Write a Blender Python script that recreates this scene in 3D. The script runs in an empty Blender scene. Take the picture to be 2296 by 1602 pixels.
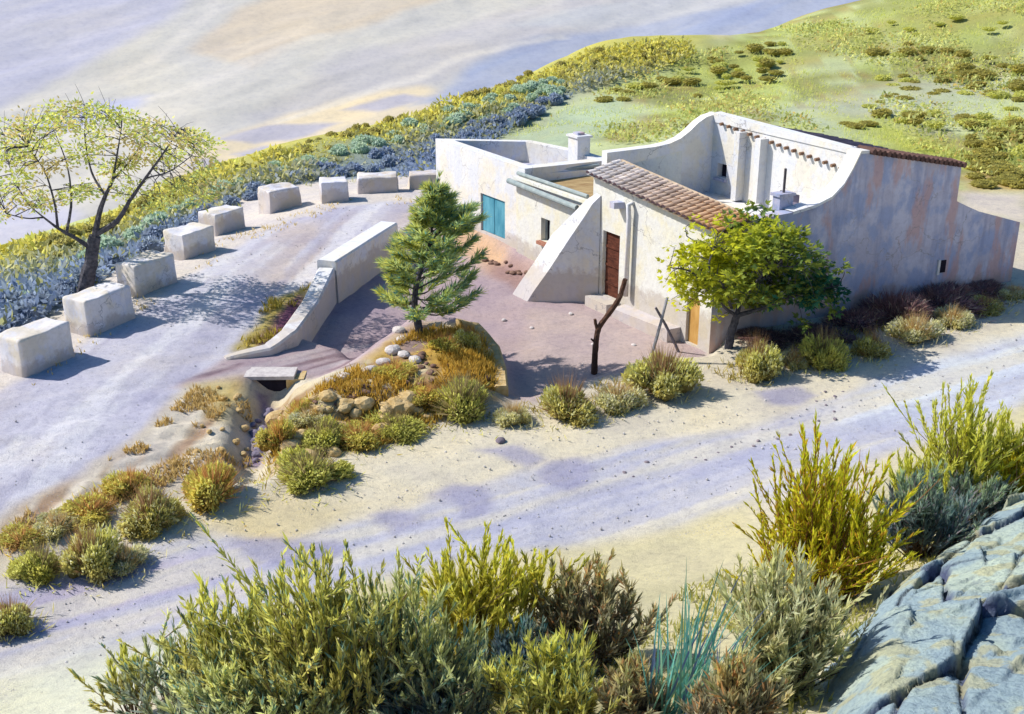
import bpy, math, random
import numpy as np
from mathutils import Vector, Matrix

S = bpy.context.scene
COL = S.collection
rnd = random.Random(7)

# ------------------------------------------------------------------ camera
HFOV = math.radians(45); F = 1148/math.tan(HFOV/2); TILT = math.radians(22); CH = 12.0
FW = np.array([0, math.cos(TILT), -math.sin(TILT)]); UP = np.array([0, math.sin(TILT), math.cos(TILT)]); RT = np.array([1., 0, 0])
CP = np.array([0, 0, CH])
cam_d = bpy.data.cameras.new("camera"); cam = bpy.data.objects.new("camera", cam_d); COL.objects.link(cam)
cam_d.sensor_width = 36; cam_d.lens = 18/math.tan(HFOV/2); cam_d.clip_end = 6000; cam_d.clip_start = 0.1
cam.location = (0, 0, CH); cam.rotation_euler = (math.radians(90)-TILT, 0, 0)
S.camera = cam

def ray(u, v):
    return FW + RT*(u-1148)/F + UP*(801-v)/F
def atz(u, v, z=0.0):
    d = ray(u, v); return CP + d*((z-CH)/d[2])
def aty(u, v, y):
    d = ray(u, v); return CP + d*(y/d[1])

# ------------------------------------------------------------------ world and sun
w = bpy.data.worlds.new("World"); S.world = w; w.use_nodes = True
SUN_EL = math.radians(43); SUN_AZ = math.atan2(-0.97, 0.22)
sky = w.node_tree.nodes.new("ShaderNodeTexSky"); sky.sky_type = 'NISHITA'; sky.sun_disc = False
sky.sun_elevation = SUN_EL; sky.sun_rotation = SUN_AZ % (2*math.pi)
bg = w.node_tree.nodes["Background"]; bg.inputs["Strength"].default_value = 0.125
hs = w.node_tree.nodes.new("ShaderNodeHueSaturation"); hs.inputs["Saturation"].default_value = 1.4
w.node_tree.links.new(sky.outputs[0], hs.inputs["Color"]); w.node_tree.links.new(hs.outputs[0], bg.inputs[0])
sd = bpy.data.lights.new("sun", 'SUN'); sun = bpy.data.objects.new("sun", sd); COL.objects.link(sun)
sd.energy = 4.7; sd.angle = math.radians(0.5); sd.color = (1, .96, .90)
tosun = Vector((math.sin(SUN_AZ)*math.cos(SUN_EL), math.cos(SUN_AZ)*math.cos(SUN_EL), math.sin(SUN_EL)))
sun.rotation_euler = tosun.to_track_quat('Z', 'Y').to_euler()
S.view_settings.view_transform = 'Standard'; S.view_settings.look = 'None'; S.view_settings.exposure = 0
S.render.engine = 'CYCLES'; S.cycles.use_denoising = True
S.cycles.max_bounces = 6; S.cycles.diffuse_bounces = 1; S.cycles.transmission_bounces = 3; S.cycles.transparent_max_bounces = 4

# ------------------------------------------------------------------ small tools
def lin(c):
    c = np.asarray(c, float)/255
    return np.where(c <= .04045, c/12.92, ((c+.055)/1.055)**2.4)
def alb(r, g, b, L=1.1):
    return np.minimum(lin((r, g, b))/L, .88)

_rt = np.random.RandomState(3).rand(256, 256)
def vnoise(x, y, seed=0):
    x = np.asarray(x, float)+seed*17.31; y = np.asarray(y, float)+seed*9.77
    xi = np.floor(x).astype(int); yi = np.floor(y).astype(int)
    fx = x-xi; fy = y-yi; fx = fx*fx*(3-2*fx); fy = fy*fy*(3-2*fy)
    g = lambda i, j: _rt[i & 255, j & 255]
    return (g(xi, yi)*(1-fx)+g(xi+1, yi)*fx)*(1-fy)+(g(xi, yi+1)*(1-fx)+g(xi+1, yi+1)*fx)*fy
def fbm(x, y, seed=0, o=4):
    s = 0; a = .5; n = 0
    for k in range(o):
        s = s+a*vnoise(np.asarray(x)*2**k, np.asarray(y)*2**k, seed+k); n += a; a *= .5
    return s/n
def sstep(e0, e1, x):
    t = np.clip((x-e0)/(e1-e0), 0, 1); return t*t*(3-2*t)
def poly_sd(px, py, P):
    """signed distance to polygon, positive inside"""
    P = np.asarray(P)[:, :2]; n = len(P); d = np.full(px.shape, 1e9); ins = np.zeros(px.shape, bool)
    for i in range(n):
        ax, ay = P[i]; bx, by = P[(i+1) % n]
        ex, ey = bx-ax, by-ay
        t = np.clip(((px-ax)*ex+(py-ay)*ey)/(ex*ex+ey*ey+1e-12), 0, 1)
        d = np.minimum(d, np.hypot(px-ax-t*ex, py-ay-t*ey))
        if abs(ey) > 1e-12:
            c = ((ay > py) != (by > py)) & (px < ex*(py-ay)/ey+ax)
            ins ^= c
    return np.where(ins, d, -d)
def line_d(px, py, P):
    d = np.full(px.shape, 1e9)
    for i in range(len(P)-1):
        ax, ay = P[i][:2]; bx, by = P[i+1][:2]
        ex, ey = bx-ax, by-ay
        t = np.clip(((px-ax)*ex+(py-ay)*ey)/(ex*ex+ey*ey+1e-12), 0, 1)
        d = np.minimum(d, np.hypot(px-ax-t*ex, py-ay-t*ey))
    return d

# ------------------------------------------------------------------ terrain
ctrl = []
def cz(u, v, z): ctrl.append(atz(u, v, z))
for u, v, z in [(300,1400,0),(0,1500,.05),(800,1250,0),(1200,1080,.02),(1700,950,.08),(2200,800,.25),(2400,740,.3),(600,1200,0),(1000,1000,0),
                (100,1000,.4),(400,750,.4),(700,560,.35),(820,470,.25),(-200,1150,.4),(80,800,.4),(300,640,.4),(480,545,.3),(740,455,.2),(950,440,.15),
                (250,1080,.25),(450,960,.2),(0,1260,.1),
                (1250,750,0.02),(1000,680,0.02),(1450,850,.05),(1090,530,.35),(1000,520,.35),(2000,720,.2),(2260,650,.3),(2400,600,.35),(1640,780,.05),
                (1148,1330,.35),(1148,1602,2.5),(700,1602,2.2),(300,1640,1.5),(0,1640,.35),(2000,1500,3.2),(2296,1300,2.6),(2296,1602,4.0),(1700,1280,.8),(2296,1060,.9),(1850,1350,1.4),
                (2100,1150,1.2),(1500,1230,.15),(800,1350,.25),(350,1500,.5)]:
    cz(u, v, z)
for x, y, z in [(0,5,5.2),(8,5,6.5),(-9,6,2.8),(0,1,7.6),(0,-6,9.8),(10,-5,11),(-14,-2,4),(16,10,5.5),(22,14,5.5),(-20,14,.4),(-30,25,.4),(28,25,2.5),(-10,-15,9),(10,-15,12)]:
    ctrl.append(np.array([x, y, z]))
for u, v, d in [(-200,640,40),(0,560,43),(190,490,48),(450,388,56),(700,315,62),(980,240,69),(1200,160,78),(1330,112,85),(1560,104,90),(1800,45,98),(2000,0,104),(2296,-70,112),(2600,-140,120),(3000,-200,130)]:
    p = aty(u, v, d); ctrl.append(p)
    for e, dz in ((9, -3.5), (30, -16), (80, -44)):
        q = p.copy(); q[:2] *= (d+e)/d; q[2] = p[2]+dz; ctrl.append(q)
for u, v, d in [(150,620,37.5),(420,520,44),(600,410,52),(780,385,55),(980,350,58),(1160,290,62),(1400,300,57),(1550,200,70),(1750,230,64),(2000,150,72),(2250,200,66),(2296,395,49),(2600,380,50)]:
    ctrl.append(aty(u, v, d))
for x in (-300, -150, 150, 300):
    ctrl.append(np.array([x, 260., -45]))
CT = np.array(ctrl)
def mq(d2): return np.sqrt(d2+9.0)
_A = mq(((CT[:, None, :2]-CT[None, :, :2])**2).sum(-1))
_n = len(CT); _M = np.zeros((_n+1, _n+1)); _M[:_n, :_n] = _A-np.eye(_n)*.05; _M[:_n, _n] = 1; _M[_n, :_n] = 1
_w = np.linalg.solve(_M, np.append(CT[:, 2], 0))
def P0(pts, z=0.0): return [atz(u, v, z)[:2] for u, v in pts]
WALL_D = [(862, 556), (735, 640), (700, 690), (650, 766), (600, 786), (505, 803)]
YARD_SUNK = P0([(862,556),(735,640),(700,690),(650,766),(760,790),(800,830),(900,760),(950,735),(1060,740),(1110,790),(1125,885),(1190,890),(1330,845),(1460,800),(1590,800),(1640,760),(1400,640),(1200,600),(1060,540),(960,520)])
MOUND = P0([(840,790),(895,745),(950,725),(1060,745),(1105,790),(1122,880),(1105,915),(960,935),(800,960),(700,985),(655,960),(665,900),(760,855)])
CHAN = P0([(612,872),(608,892),(575,950),(560,1010),(560,1060)])
def zfun(x, y):
    x = np.asarray(x, float); y = np.asarray(y, float); sh = x.shape
    X = x.ravel(); Y = y.ravel(); Z = np.full(X.shape, _w[_n])
    for i in range(_n):
        Z += _w[i]*np.sqrt((X-CT[i, 0])**2+(Y-CT[i, 1])**2+9.0)
    Z = np.maximum(Z, -46)
    m = (np.abs(X) < 30) & (Y < 60) & (Y > 5)
    if m.any():
        a, b = X[m], Y[m]
        Z[m] -= .45*sstep(-.15, .45, poly_sd(a, b, YARD_SUNK))
        Z[m] += .6*sstep(-.5, .8, poly_sd(a, b, MOUND))
        Z[m] -= .5*sstep(.7, .1, line_d(a, b, CHAN))
    return Z.reshape(sh)
def zat(x, y): return float(zfun(np.array([x]), np.array([y]))[0])
def hit(u, v):
    d = ray(u, v); t = np.concatenate([np.arange(6, 60, .06), np.arange(60, 260, .5)])
    X = d[0]*t; Y = d[1]*t; Zr = CH+d[2]*t
    below = np.nonzero(Zr < zfun(X, Y))[0]
    i = below[0] if len(below) else len(t)-1
    return np.array([X[i], Y[i], zat(X[i], Y[i])])
def PH(pts): return [hit(u, v)[:2] for u, v in pts]
def mpp(p):                               # metres per reference pixel at a point
    return float((np.asarray(p)-CP) @ FW)/F

# ------------------------------------------------------------------ mesh builder
class MB:
    def __init__(s): s.v = []; s.f = []; s.c = []
    def add(s, vs, fs, col=(.5, .5, .5)):
        o = len(s.v); s.v.extend([tuple(map(float, p)) for p in vs])
        col = tuple(map(float, col[:3]))
        for f in fs: s.f.append([i+o for i in f]); s.c.append(col)
    def quad(s, a, b, c, d, col=(.5, .5, .5)): s.add([a, b, c, d], [(0, 1, 2, 3)], col)
    def tube(s, pts, rad, n=6, col=(.5, .5, .5), cap=True, jit=0, rg=None):
        pts = [np.asarray(p, float) for p in pts]; vs = []; k = len(pts)
        ref = np.array([.31, .95, .1])
        for i, p in enumerate(pts):
            t = pts[min(i+1, k-1)]-pts[max(i-1, 0)]; t = t/(np.linalg.norm(t)+1e-9)
            x = np.cross(t, ref); x /= np.linalg.norm(x)+1e-9; y = np.cross(t, x)
            for j in range(n):
                a = 2*math.pi*j/n; r = rad[i]*(1+(rg.uniform(-jit, jit) if jit else 0))
                vs.append(p+(x*math.cos(a)+y*math.sin(a))*r)
        fs = [(i*n+j, i*n+(j+1) % n, (i+1)*n+(j+1) % n, (i+1)*n+j) for i in range(k-1) for j in range(n)]
        if cap: fs += [tuple(range((k-1)*n, k*n)), tuple(range(n-1, -1, -1))]
        s.add(vs, fs, col)
    def prism(s, foot, z0, z1, col=(.5, .5, .5), skip=()):
        n = len(foot); z0 = z0 if hasattr(z0, '__len__') else [z0]*n; z1 = z1 if hasattr(z1, '__len__') else [z1]*n
        vs = [(p[0], p[1], z) for p, z in zip(foot, z0)]+[(p[0], p[1], z) for p, z in zip(foot, z1)]
        fs = [(i, (i+1) % n, n+(i+1) % n, n+i) for i in range(n) if i not in skip]+[tuple(range(n, 2*n)), tuple(range(n-1, -1, -1))]
        s.add(vs, fs, col)
    def leaf(s, p, d, L, W, col, nrm=None, rg=rnd):
        dx, dy, dz = d; l = math.sqrt(dx*dx+dy*dy+dz*dz)+1e-9; dx /= l; dy /= l; dz /= l
        if nrm is None: qx, qy, qz = rg.gauss(0, 1), rg.gauss(0, 1), rg.gauss(0, 1)
        else: qx, qy, qz = nrm
        x, y, z = dy*qz-dz*qy, dz*qx-dx*qz, dx*qy-dy*qx; l = math.sqrt(x*x+y*y+z*z)+1e-9; k = W*.5/l; x *= k; y *= k; z *= k
        px, py, pz = float(p[0]), float(p[1]), float(p[2]); h = L*.45; o = len(s.v)
        s.v += [(px, py, pz), (px+dx*h+x, py+dy*h+y, pz+dz*h+z), (px+dx*L, py+dy*L, pz+dz*L), (px+dx*h-x, py+dy*h-y, pz+dz*h-z)]
        s.f.append((o, o+1, o+2, o+3)); s.c.append((min(.95, float(col[0])), min(.95, float(col[1])), min(.95, float(col[2]))))
    def build(s, name, mat, parent=None, smooth=False, loc=None, fixn=False):
        me = bpy.data.meshes.new(name); v = np.array(s.v)
        if loc is not None: v = v-np.asarray(loc)
        me.from_pydata(v.tolist(), [], s.f); me.update()
        at = me.color_attributes.new("col", 'FLOAT_COLOR', 'CORNER')
        cnt = np.array([len(f) for f in s.f]); c = np.repeat(np.array(s.c), cnt, axis=0)
        at.data.foreach_set("color", np.column_stack([c, np.ones(len(c))]).ravel())
        if smooth: me.polygons.foreach_set("use_smooth", [True]*len(me.polygons))
        if fixn:
            import bmesh
            b = bmesh.new(); b.from_mesh(me); bmesh.ops.recalc_face_normals(b, faces=b.faces); b.to_mesh(me); b.free()
        me.materials.append(mat)
        o = bpy.data.objects.new(name, me); COL.objects.link(o)
        if loc is not None and parent is None: o.location = [float(t) for t in loc]
        if parent is not None: o.parent = parent
        return o
def tag(o, label=None, cat=None, group=None, kind=None):
    if label: o["label"] = label
    if cat: o["category"] = cat
    if group: o["group"] = group
    if kind: o["kind"] = kind
    return o
def empty(name, loc=(0, 0, 0), rz=0, **k):
    o = bpy.data.objects.new(name, None); COL.objects.link(o); o.empty_display_size = .2
    o.location = [float(t) for t in loc]; o.rotation_euler = (0, 0, rz); return tag(o, **k)
def copy_tree(o, parent=None):
    c = o.copy(); COL.objects.link(c)
    if parent is not None: c.parent = parent
    for ch in list(o.children): copy_tree(ch, c)
    return c

# ------------------------------------------------------------------ materials
def new_mat(name):
    m = bpy.data.materials.new(name); m.use_nodes = True
    nt = m.node_tree; return m, nt, nt.nodes["Principled BSDF"]
def N(nt, t, **k):
    n = nt.nodes.new(t)
    for a, b in k.items(): setattr(n, a, b)
    return n
def noise(nt, scale, detail=6, rough=.6, mapping=None, dist=0):
    n = N(nt, "ShaderNodeTexNoise"); n.inputs["Scale"].default_value = scale; n.inputs["Detail"].default_value = detail
    n.inputs["Roughness"].default_value = rough; n.inputs["Distortion"].default_value = dist
    if mapping: nt.links.new(mapping, n.inputs["Vector"])
    return n.outputs["Fac"]
def mapped(nt, sc=(1, 1, 1), rot=(0, 0, 0)):
    g = N(nt, "ShaderNodeNewGeometry"); mp = N(nt, "ShaderNodeMapping"); mp.inputs["Scale"].default_value = sc; mp.inputs["Rotation"].default_value = rot
    mp.vector_type = 'POINT'
    nt.links.new(g.outputs["Position"], mp.inputs["Vector"]); return mp.outputs["Vector"]
def ramp(nt, fac, stops):
    r = N(nt, "ShaderNodeValToRGB"); e = r.color_ramp.elements
    while len(e) < len(stops): e.new(.5)
    for i, (p, c) in enumerate(stops):
        e[i].position = p; e[i].color = (*[float(t) for t in c[:3]], 1) if hasattr(c, '__len__') else (c, c, c, 1)
    nt.links.new(fac, r.inputs["Fac"]); return r.outputs["Color"]
def mixc(nt, fac, a, b, mode='MIX'):
    m = N(nt, "ShaderNodeMix", data_type='RGBA', blend_type=mode)
    for s, v in ((m.inputs[0], fac), (m.inputs[6], a), (m.inputs[7], b)):
        if hasattr(v, 'links'): nt.links.new(v, s)
        elif hasattr(v, '__len__'): s.default_value = (*[float(t) for t in v[:3]], 1)
        else: s.default_value = v
    return m.outputs[2]
def bump(nt, b, h, strength=.4, dist=.05):
    n = N(nt, "ShaderNodeBump"); n.inputs["Strength"].default_value = strength; n.inputs["Distance"].default_value = dist
    nt.links.new(h, n.inputs["Height"]); nt.links.new(n.outputs[0], b.inputs["Normal"])
def attr(nt, name="col"):
    return N(nt, "ShaderNodeAttribute", attribute_name=name).outputs["Color"]

def ground_material():
    m, nt, b = new_mat("sandy_ground")
    base = attr(nt)
    n1 = noise(nt, .55, 5, .6, mapped(nt)); n2 = noise(nt, 7, 8, .7, mapped(nt)); n3 = noise(nt, 34, 5, .7, mapped(nt))
    c = mixc(nt, .55, base, ramp(nt, n1, [(.3, (.72, .72, .86)), (.5, (1, 1, 1)), (.7, (1.12, 1.06, .9))]), 'MULTIPLY')
    c = mixc(nt, .8, c, ramp(nt, n2, [(.25, (.66, .65, .70)), (.5, (1, 1, 1)), (.75, (1.12, 1.10, 1.06))]), 'MULTIPLY')
    c = mixc(nt, .6, c, ramp(nt, n3, [(.3, (.7, .68, .68)), (.5, (1, 1, 1)), (.72, (1.12, 1.12, 1.12))]), 'MULTIPLY')
    vo = N(nt, "ShaderNodeTexVoronoi"); vo.inputs["Scale"].default_value = 16; nt.links.new(mapped(nt), vo.inputs["Vector"])
    pb = noise(nt, 1.1, 4, .6, mapped(nt)); pm = N(nt, "ShaderNodeMath", operation='MULTIPLY'); nt.links.new(ramp(nt, vo.outputs["Distance"], [(.16, 1), (.3, 0)]), pm.inputs[0]); nt.links.new(ramp(nt, pb, [(.5, 0), (.62, .75)]), pm.inputs[1])
    sep = N(nt, "ShaderNodeSeparateColor"); nt.links.new(vo.outputs["Color"], sep.inputs[0])
    c = mixc(nt, pm.outputs[0], c, mixc(nt, sep.outputs[0], (.30, .28, .29), (.62, .59, .55)))
    n5 = noise(nt, 110, 3, .8, mapped(nt)); c = mixc(nt, .5, c, ramp(nt, n5, [(.3, (.62, .60, .60)), (.5, (1, 1, 1)), (.72, (1.16, 1.15, 1.13))]), 'MULTIPLY')
    nt.links.new(c, b.inputs["Base Color"]); b.inputs["Roughness"].default_value = .95; b.inputs["Specular IOR Level"].default_value = .1
    a = N(nt, "ShaderNodeMath", operation='ADD'); nt.links.new(n2, a.inputs[0]); nt.links.new(n3, a.inputs[1])
    bump(nt, b, a.outputs[0], .5, .05)
    return m
def plaster(name, base, warm, cool, stain, streak=0.5, red=None):
    m, nt, b = new_mat(name)
    n1 = noise(nt, .9, 6, .6, mapped(nt)); ns = noise(nt, 1.0, 6, .65, mapped(nt, (2.2, 2.2, .22))); n2 = noise(nt, 9, 8, .7, mapped(nt))
    c = mixc(nt, ramp(nt, n1, [(.44, 0), (.56, 1)]), base, warm)
    n4 = noise(nt, 1.7, 5, .6, mapped(nt, (1, 1, .7), (0, .4, 1)))
    c = mixc(nt, ramp(nt, n4, [(.47, 0), (.58, .85)]), c, cool)
    c = mixc(nt, ramp(nt, ns, [(.5, 0), (.72, streak)]), c, stain)
    if red is not None:
        n5 = noise(nt, 1.3, 5, .6, mapped(nt, (1.2, 1.2, .35), (0, 0, 2))); c = mixc(nt, ramp(nt, n5, [(.52, 0), (.6, .75)]), c, red)
    c = mixc(nt, .7, c, ramp(nt, n2, [(.25, (.78, .77, .78)), (.5, (1, 1, 1)), (.8, (1.06, 1.06, 1.05))]), 'MULTIPLY')
    g = N(nt, "ShaderNodeNewGeometry"); sx = N(nt, "ShaderNodeSeparateXYZ"); nt.links.new(g.outputs["Position"], sx.inputs[0])
    ma = N(nt, "ShaderNodeMath", operation='MULTIPLY_ADD'); nt.links.new(noise(nt, 2.4, 6, .7, mapped(nt)), ma.inputs[0]); ma.inputs[1].default_value = -1.15; nt.links.new(sx.outputs[2], ma.inputs[2])
    c = mixc(nt, ramp(nt, ma.outputs[0], [(.0, .5), (.2, 0)]), c, (.44, .34, .27))
    vo = N(nt, "ShaderNodeTexVoronoi", feature='DISTANCE_TO_EDGE'); vo.inputs["Scale"].default_value = .8; vm = N(nt, "ShaderNodeVectorMath", operation='ADD'); nd = N(nt, "ShaderNodeTexNoise"); nd.inputs["Scale"].default_value = 2.2; nd.inputs["Detail"].default_value = 6; nt.links.new(mapped(nt), nd.inputs["Vector"])
    nt.links.new(mapped(nt), vm.inputs[0]); nt.links.new(nd.outputs["Color"], vm.inputs[1]); nt.links.new(vm.outputs[0], vo.inputs["Vector"])
    ck = N(nt, "ShaderNodeMath", operation='MULTIPLY'); nt.links.new(ramp(nt, vo.outputs["Distance"], [(.004, .6), (.012, 0)]), ck.inputs[0]); nt.links.new(ramp(nt, noise(nt, .7, 3, .5, mapped(nt)), [(.48, 0), (.6, 1)]), ck.inputs[1])
    c = mixc(nt, ck.outputs[0], c, (.30, .28, .29))
    nt.links.new(c, b.inputs["Base Color"]); b.inputs["Roughness"].default_value = .92; b.inputs["Specular IOR Level"].default_value = .15
    n3 = noise(nt, 5, 8, .7, mapped(nt)); bump(nt, b, n3, .4, .05)
    return m
def foliage_material(name="leaf_foliage", trans=.56):
    m = bpy.data.materials.new(name); m.use_nodes = True; nt = m.node_tree
    nt.nodes.remove(nt.nodes["Principled BSDF"]); out = nt.nodes["Material Output"]
    c = attr(nt); n = noise(nt, 2.3, 4, .6, mapped(nt))
    c = mixc(nt, .7, c, ramp(nt, n, [(.3, (.84, .88, 1.0)), (.5, (1, 1, 1)), (.7, (1.2, 1.14, .85))]), 'MULTIPLY')
    d = N(nt, "ShaderNodeBsdfDiffuse"); t = N(nt, "ShaderNodeBsdfTranslucent"); mx = N(nt, "ShaderNodeMixShader"); mx.inputs[0].default_value = trans
    nt.links.new(c, d.inputs[0]); nt.links.new(c, t.inputs[0]); nt.links.new(d.outputs[0], mx.inputs[1]); nt.links.new(t.outputs[0], mx.inputs[2]); nt.links.new(mx.outputs[0], out.inputs[0])
    return m
def rough(name, c1, c2, scale=6, bs=.6, dist=.05, useattr=False, stretch=(1, 1, 1)):
    m, nt, b = new_mat(name)
    n = noise(nt, scale, 7, .65, mapped(nt, stretch))
    if useattr: c = mixc(nt, .85, attr(nt), ramp(nt, n, [(.3, (.6, .6, .68)), (.5, (1, 1, 1)), (.72, (1.2, 1.15, 1.05))]), 'MULTIPLY')
    else: c = ramp(nt, n, [(.32, c1), (.66, c2)])
    nt.links.new(c, b.inputs["Base Color"]); b.inputs["Roughness"].default_value = .9; b.inputs["Specular IOR Level"].default_value = .2
    bump(nt, b, n, bs, dist); return m
M_GROUND = ground_material()
M_WHITE = plaster("white_plaster", (.88, .86, .82), (.88, .82, .70), (.80, .81, .86), (.62, .61, .64), .3)
M_GREY = plaster("weathered_shade_plaster", (.64, .63, .74), (.55, .53, .63), (.38, .44, .64), (.28, .30, .45), .9, (.62, .40, .37))  # white plaster with wall shade put into its grey-blue tone, plus real stains
M_YEL = plaster("cream_plaster", (.88, .86, .76), (.88, .82, .62), (.86, .85, .80), (.68, .65, .58), .28)
M_BLOCK = plaster("whitewashed_stone", (.86, .81, .79), (.78, .70, .58), (.74, .74, .82), (.58, .56, .56), .4)
M_LEAF = foliage_material(); M_BARK = rough("grey_bark", (.045, .045, .06), (.16, .15, .17), 9, .9, .05)
M_WOOD = rough("weathered_wood", (.06, .028, .018), (.17, .09, .06), 8, .8, .03, stretch=(1, 1, .3))
M_ATTR = rough("coloured_surface", 0, 0, 7, .6, .03, True)
M_SHUT = rough("turquoise_paint", alb(62, 128, 150, .85), alb(105, 168, 185, .85), 3, .3, .02, stretch=(1, 1, .3))
M_DOOR = rough("brown_wood", alb(70, 38, 30), alb(120, 70, 52), 5, .5, .02, stretch=(1, 1, 3))
M_DARK = rough("dark_interior", (.012, .01, .018), (.03, .025, .04), 3)
M_ROCK = None

# ------------------------------------------------------------------ ground sheet, split by surface
def axis(lo, hi, a, b, st, g=1.09):
    m = list(np.arange(a, b+1e-6, st)); s = st; x = m[-1]
    while x < hi: s *= g; x += s; m.append(x)
    s = st; x = m[0]
    while x > lo: s *= g; x -= s; m.insert(0, x)
    return np.array(m)
GX = axis(-900, 900, -20, 20, .14); GY = axis(-60, 1500, 9, 46, .14, 1.06)
XX, YY = np.meshgrid(GX, GY); ZZ = zfun(XX, YY)
near = sstep(70, 40, YY)
ZZ = ZZ+near*.07*(fbm(XX*1.3, YY*1.3, 5)-.5)+(1-near)*1.0*(fbm(XX*.12, YY*.12, 8)-.5)
for D, am, fr in (([(0,1178),(100,1118),(300,988),(440,880),(540,860),(570,900),(550,1040),(420,1070),(200,1150),(0,1240)], .22, 2.2), ([(840,790),(950,722),(1060,742),(1105,790),(1122,885),(1105,915),(860,1000),(700,1060),(640,1050),(630,900),(720,860)], .16, 3.0)):
    ZZ = ZZ+sstep(0, .5, poly_sd(XX, YY, PH(D)))*am*(np.abs(fbm(XX*fr, YY*fr, 25, 5)-.5)*2-.25)
_a = atz(600,1240)[:2]; _b = atz(2200,790)[:2]; _d = (_b-_a)/np.linalg.norm(_b-_a)
ZZ = ZZ+near*.05*(fbm((XX*_d[0]+YY*_d[1])*.12, (-XX*_d[1]+YY*_d[0])*2.0, 41, 3)-.5)*sstep(34, 28, YY)+near*.03*(fbm(XX*4, YY*4, 15, 3)-.5)
CC = np.zeros(XX.shape+(3,)); CC[:] = alb(224, 213, 190)
WX = XX+.9*(fbm(XX*.6, YY*.6, 21)-.5); WY = YY+.9*(fbm(XX*.6, YY*.6, 33)-.5)
def paint(D, rgb, f=.4, wob=1.0, amt=1.0, L=1.1, break_=0, bs=.8):
    P = PH(D); k = sstep(-f, f, poly_sd(XX+(WX-XX)*wob, YY+(WY-YY)*wob, P))*amt
    if break_: k = k*sstep(.5-break_, .5+.12, fbm(XX*bs, YY*bs, 55))
    CC[:] = CC*(1-k[..., None])+alb(*rgb, L=L)*k[..., None]
    return P
def dirrot(p, q):
    a, b = hit(*p)[:2], hit(*q)[:2]; d = b-a; return d/np.linalg.norm(d)
def streak(D, d, rgb, f, sl, sw, lo, hi, seed, amt=1.0):
    P = PH(D); k = sstep(-f, f, poly_sd(WX, WY, P))
    s = XX*d[0]+YY*d[1]; t = -XX*d[1]+YY*d[0]
    n = fbm(s*sl, t*sw, seed, 3); k = k*sstep(lo, hi, n)*amt
    CC[:] = CC*(1-k[..., None])+alb(*rgb)*k[..., None]
# hills behind
SPUR = [(-300,760),(-200,640),(0,556),(190,486),(450,384),(980,232),(1330,104),(1600,90),(1620,110),(1330,205),(1200,268),(1120,322),(980,440),(800,412),(600,450),(450,530),(300,620),(150,720),(0,800),(-300,900)]
HILL = [(1110,330),(1200,268),(1330,203),(1620,100),(1800,40),(2000,-5),(2296,-75),(2700,-160),(2700,520),(2296,500),(1900,440),(1450,440),(1250,420)]
far = YY > 34
paint(SPUR, (160,172,138), 1.0)
paint([(-300,830),(0,640),(190,560),(450,470),(700,385),(980,310),(1180,240),(1330,190),(1300,215),(1200,268),(1120,322),(980,440),(800,412),(600,450),(450,530),(300,620),(150,720),(0,800)], (142,156,166), 2.2)  # bluish shade of the lower flank painted into the hill colour
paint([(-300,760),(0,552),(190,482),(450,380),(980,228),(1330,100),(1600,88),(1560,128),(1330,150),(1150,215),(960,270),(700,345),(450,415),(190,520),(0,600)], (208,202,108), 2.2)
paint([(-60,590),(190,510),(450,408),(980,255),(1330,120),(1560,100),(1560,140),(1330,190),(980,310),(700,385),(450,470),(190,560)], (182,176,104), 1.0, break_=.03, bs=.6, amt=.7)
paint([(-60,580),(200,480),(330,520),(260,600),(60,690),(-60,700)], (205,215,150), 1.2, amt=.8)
paint(HILL, (208,216,160), 1.2)
paint(HILL, (190,202,104), 2.0, break_=.05, bs=.22, amt=.7)
paint(HILL, (150,150,84), 1.0, break_=.02, bs=.42, amt=.8)
paint(HILL, (172,150,90), 1.0, break_=-.03, bs=.6, amt=.7)
paint([(1620,100),(2000,-5),(2296,-75),(2600,-120),(2400,60),(1950,110),(1700,170),(1500,190)], (186,194,108), 2.5, amt=.5)
paint([(2080,170),(2300,150),(2300,260),(1900,330),(1700,250)], (212,220,190), 3, amt=.7)
paint([(1120,325),(1210,265),(1400,220),(1420,290),(1250,340)], (190,208,176), 1.5, amt=.8)
paint([(1850,262),(2000,270),(2180,350),(2296,330),(2296,385),(2150,372),(2000,330)], (200,206,84), 1.5, amt=.8)
paint([(2150,392),(2320,375),(2320,430),(2170,428)], (206,180,118), .8)
paint([(2140,430),(2330,430),(2330,510),(2140,470)], (226,214,196), .8)
# roads
UR = [(-300,1420),(-300,1080),(-200,960),(60,850),(200,770),(330,690),(450,605),(560,536),(640,498),(760,466),(880,452),(985,452),(985,500),(880,520),(855,556),(735,640),(645,700),(520,800),(440,860),(300,985),(100,1115),(0,1175),(-150,1290)]
paint([(-300,1000),(-200,880),(40,770),(200,640),(330,560),(480,470),(600,425),(740,410),(860,395),(990,400),(990,470),(760,480),(560,560),(330,710),(60,880),(-200,1000)], (232,222,212), .35)
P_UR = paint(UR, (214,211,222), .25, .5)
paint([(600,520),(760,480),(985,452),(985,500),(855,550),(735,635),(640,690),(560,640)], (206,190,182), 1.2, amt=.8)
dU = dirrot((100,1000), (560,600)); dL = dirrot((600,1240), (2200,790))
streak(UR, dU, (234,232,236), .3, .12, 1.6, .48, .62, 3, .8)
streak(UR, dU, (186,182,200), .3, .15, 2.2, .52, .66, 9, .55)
paint([(520,790),(610,670),(690,640),(700,680),(640,760),(600,785)], (196,176,96), .25)
paint([(575,770),(600,720),(680,660),(690,690),(645,758),(600,780)], (128,84,104), .15)
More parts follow.
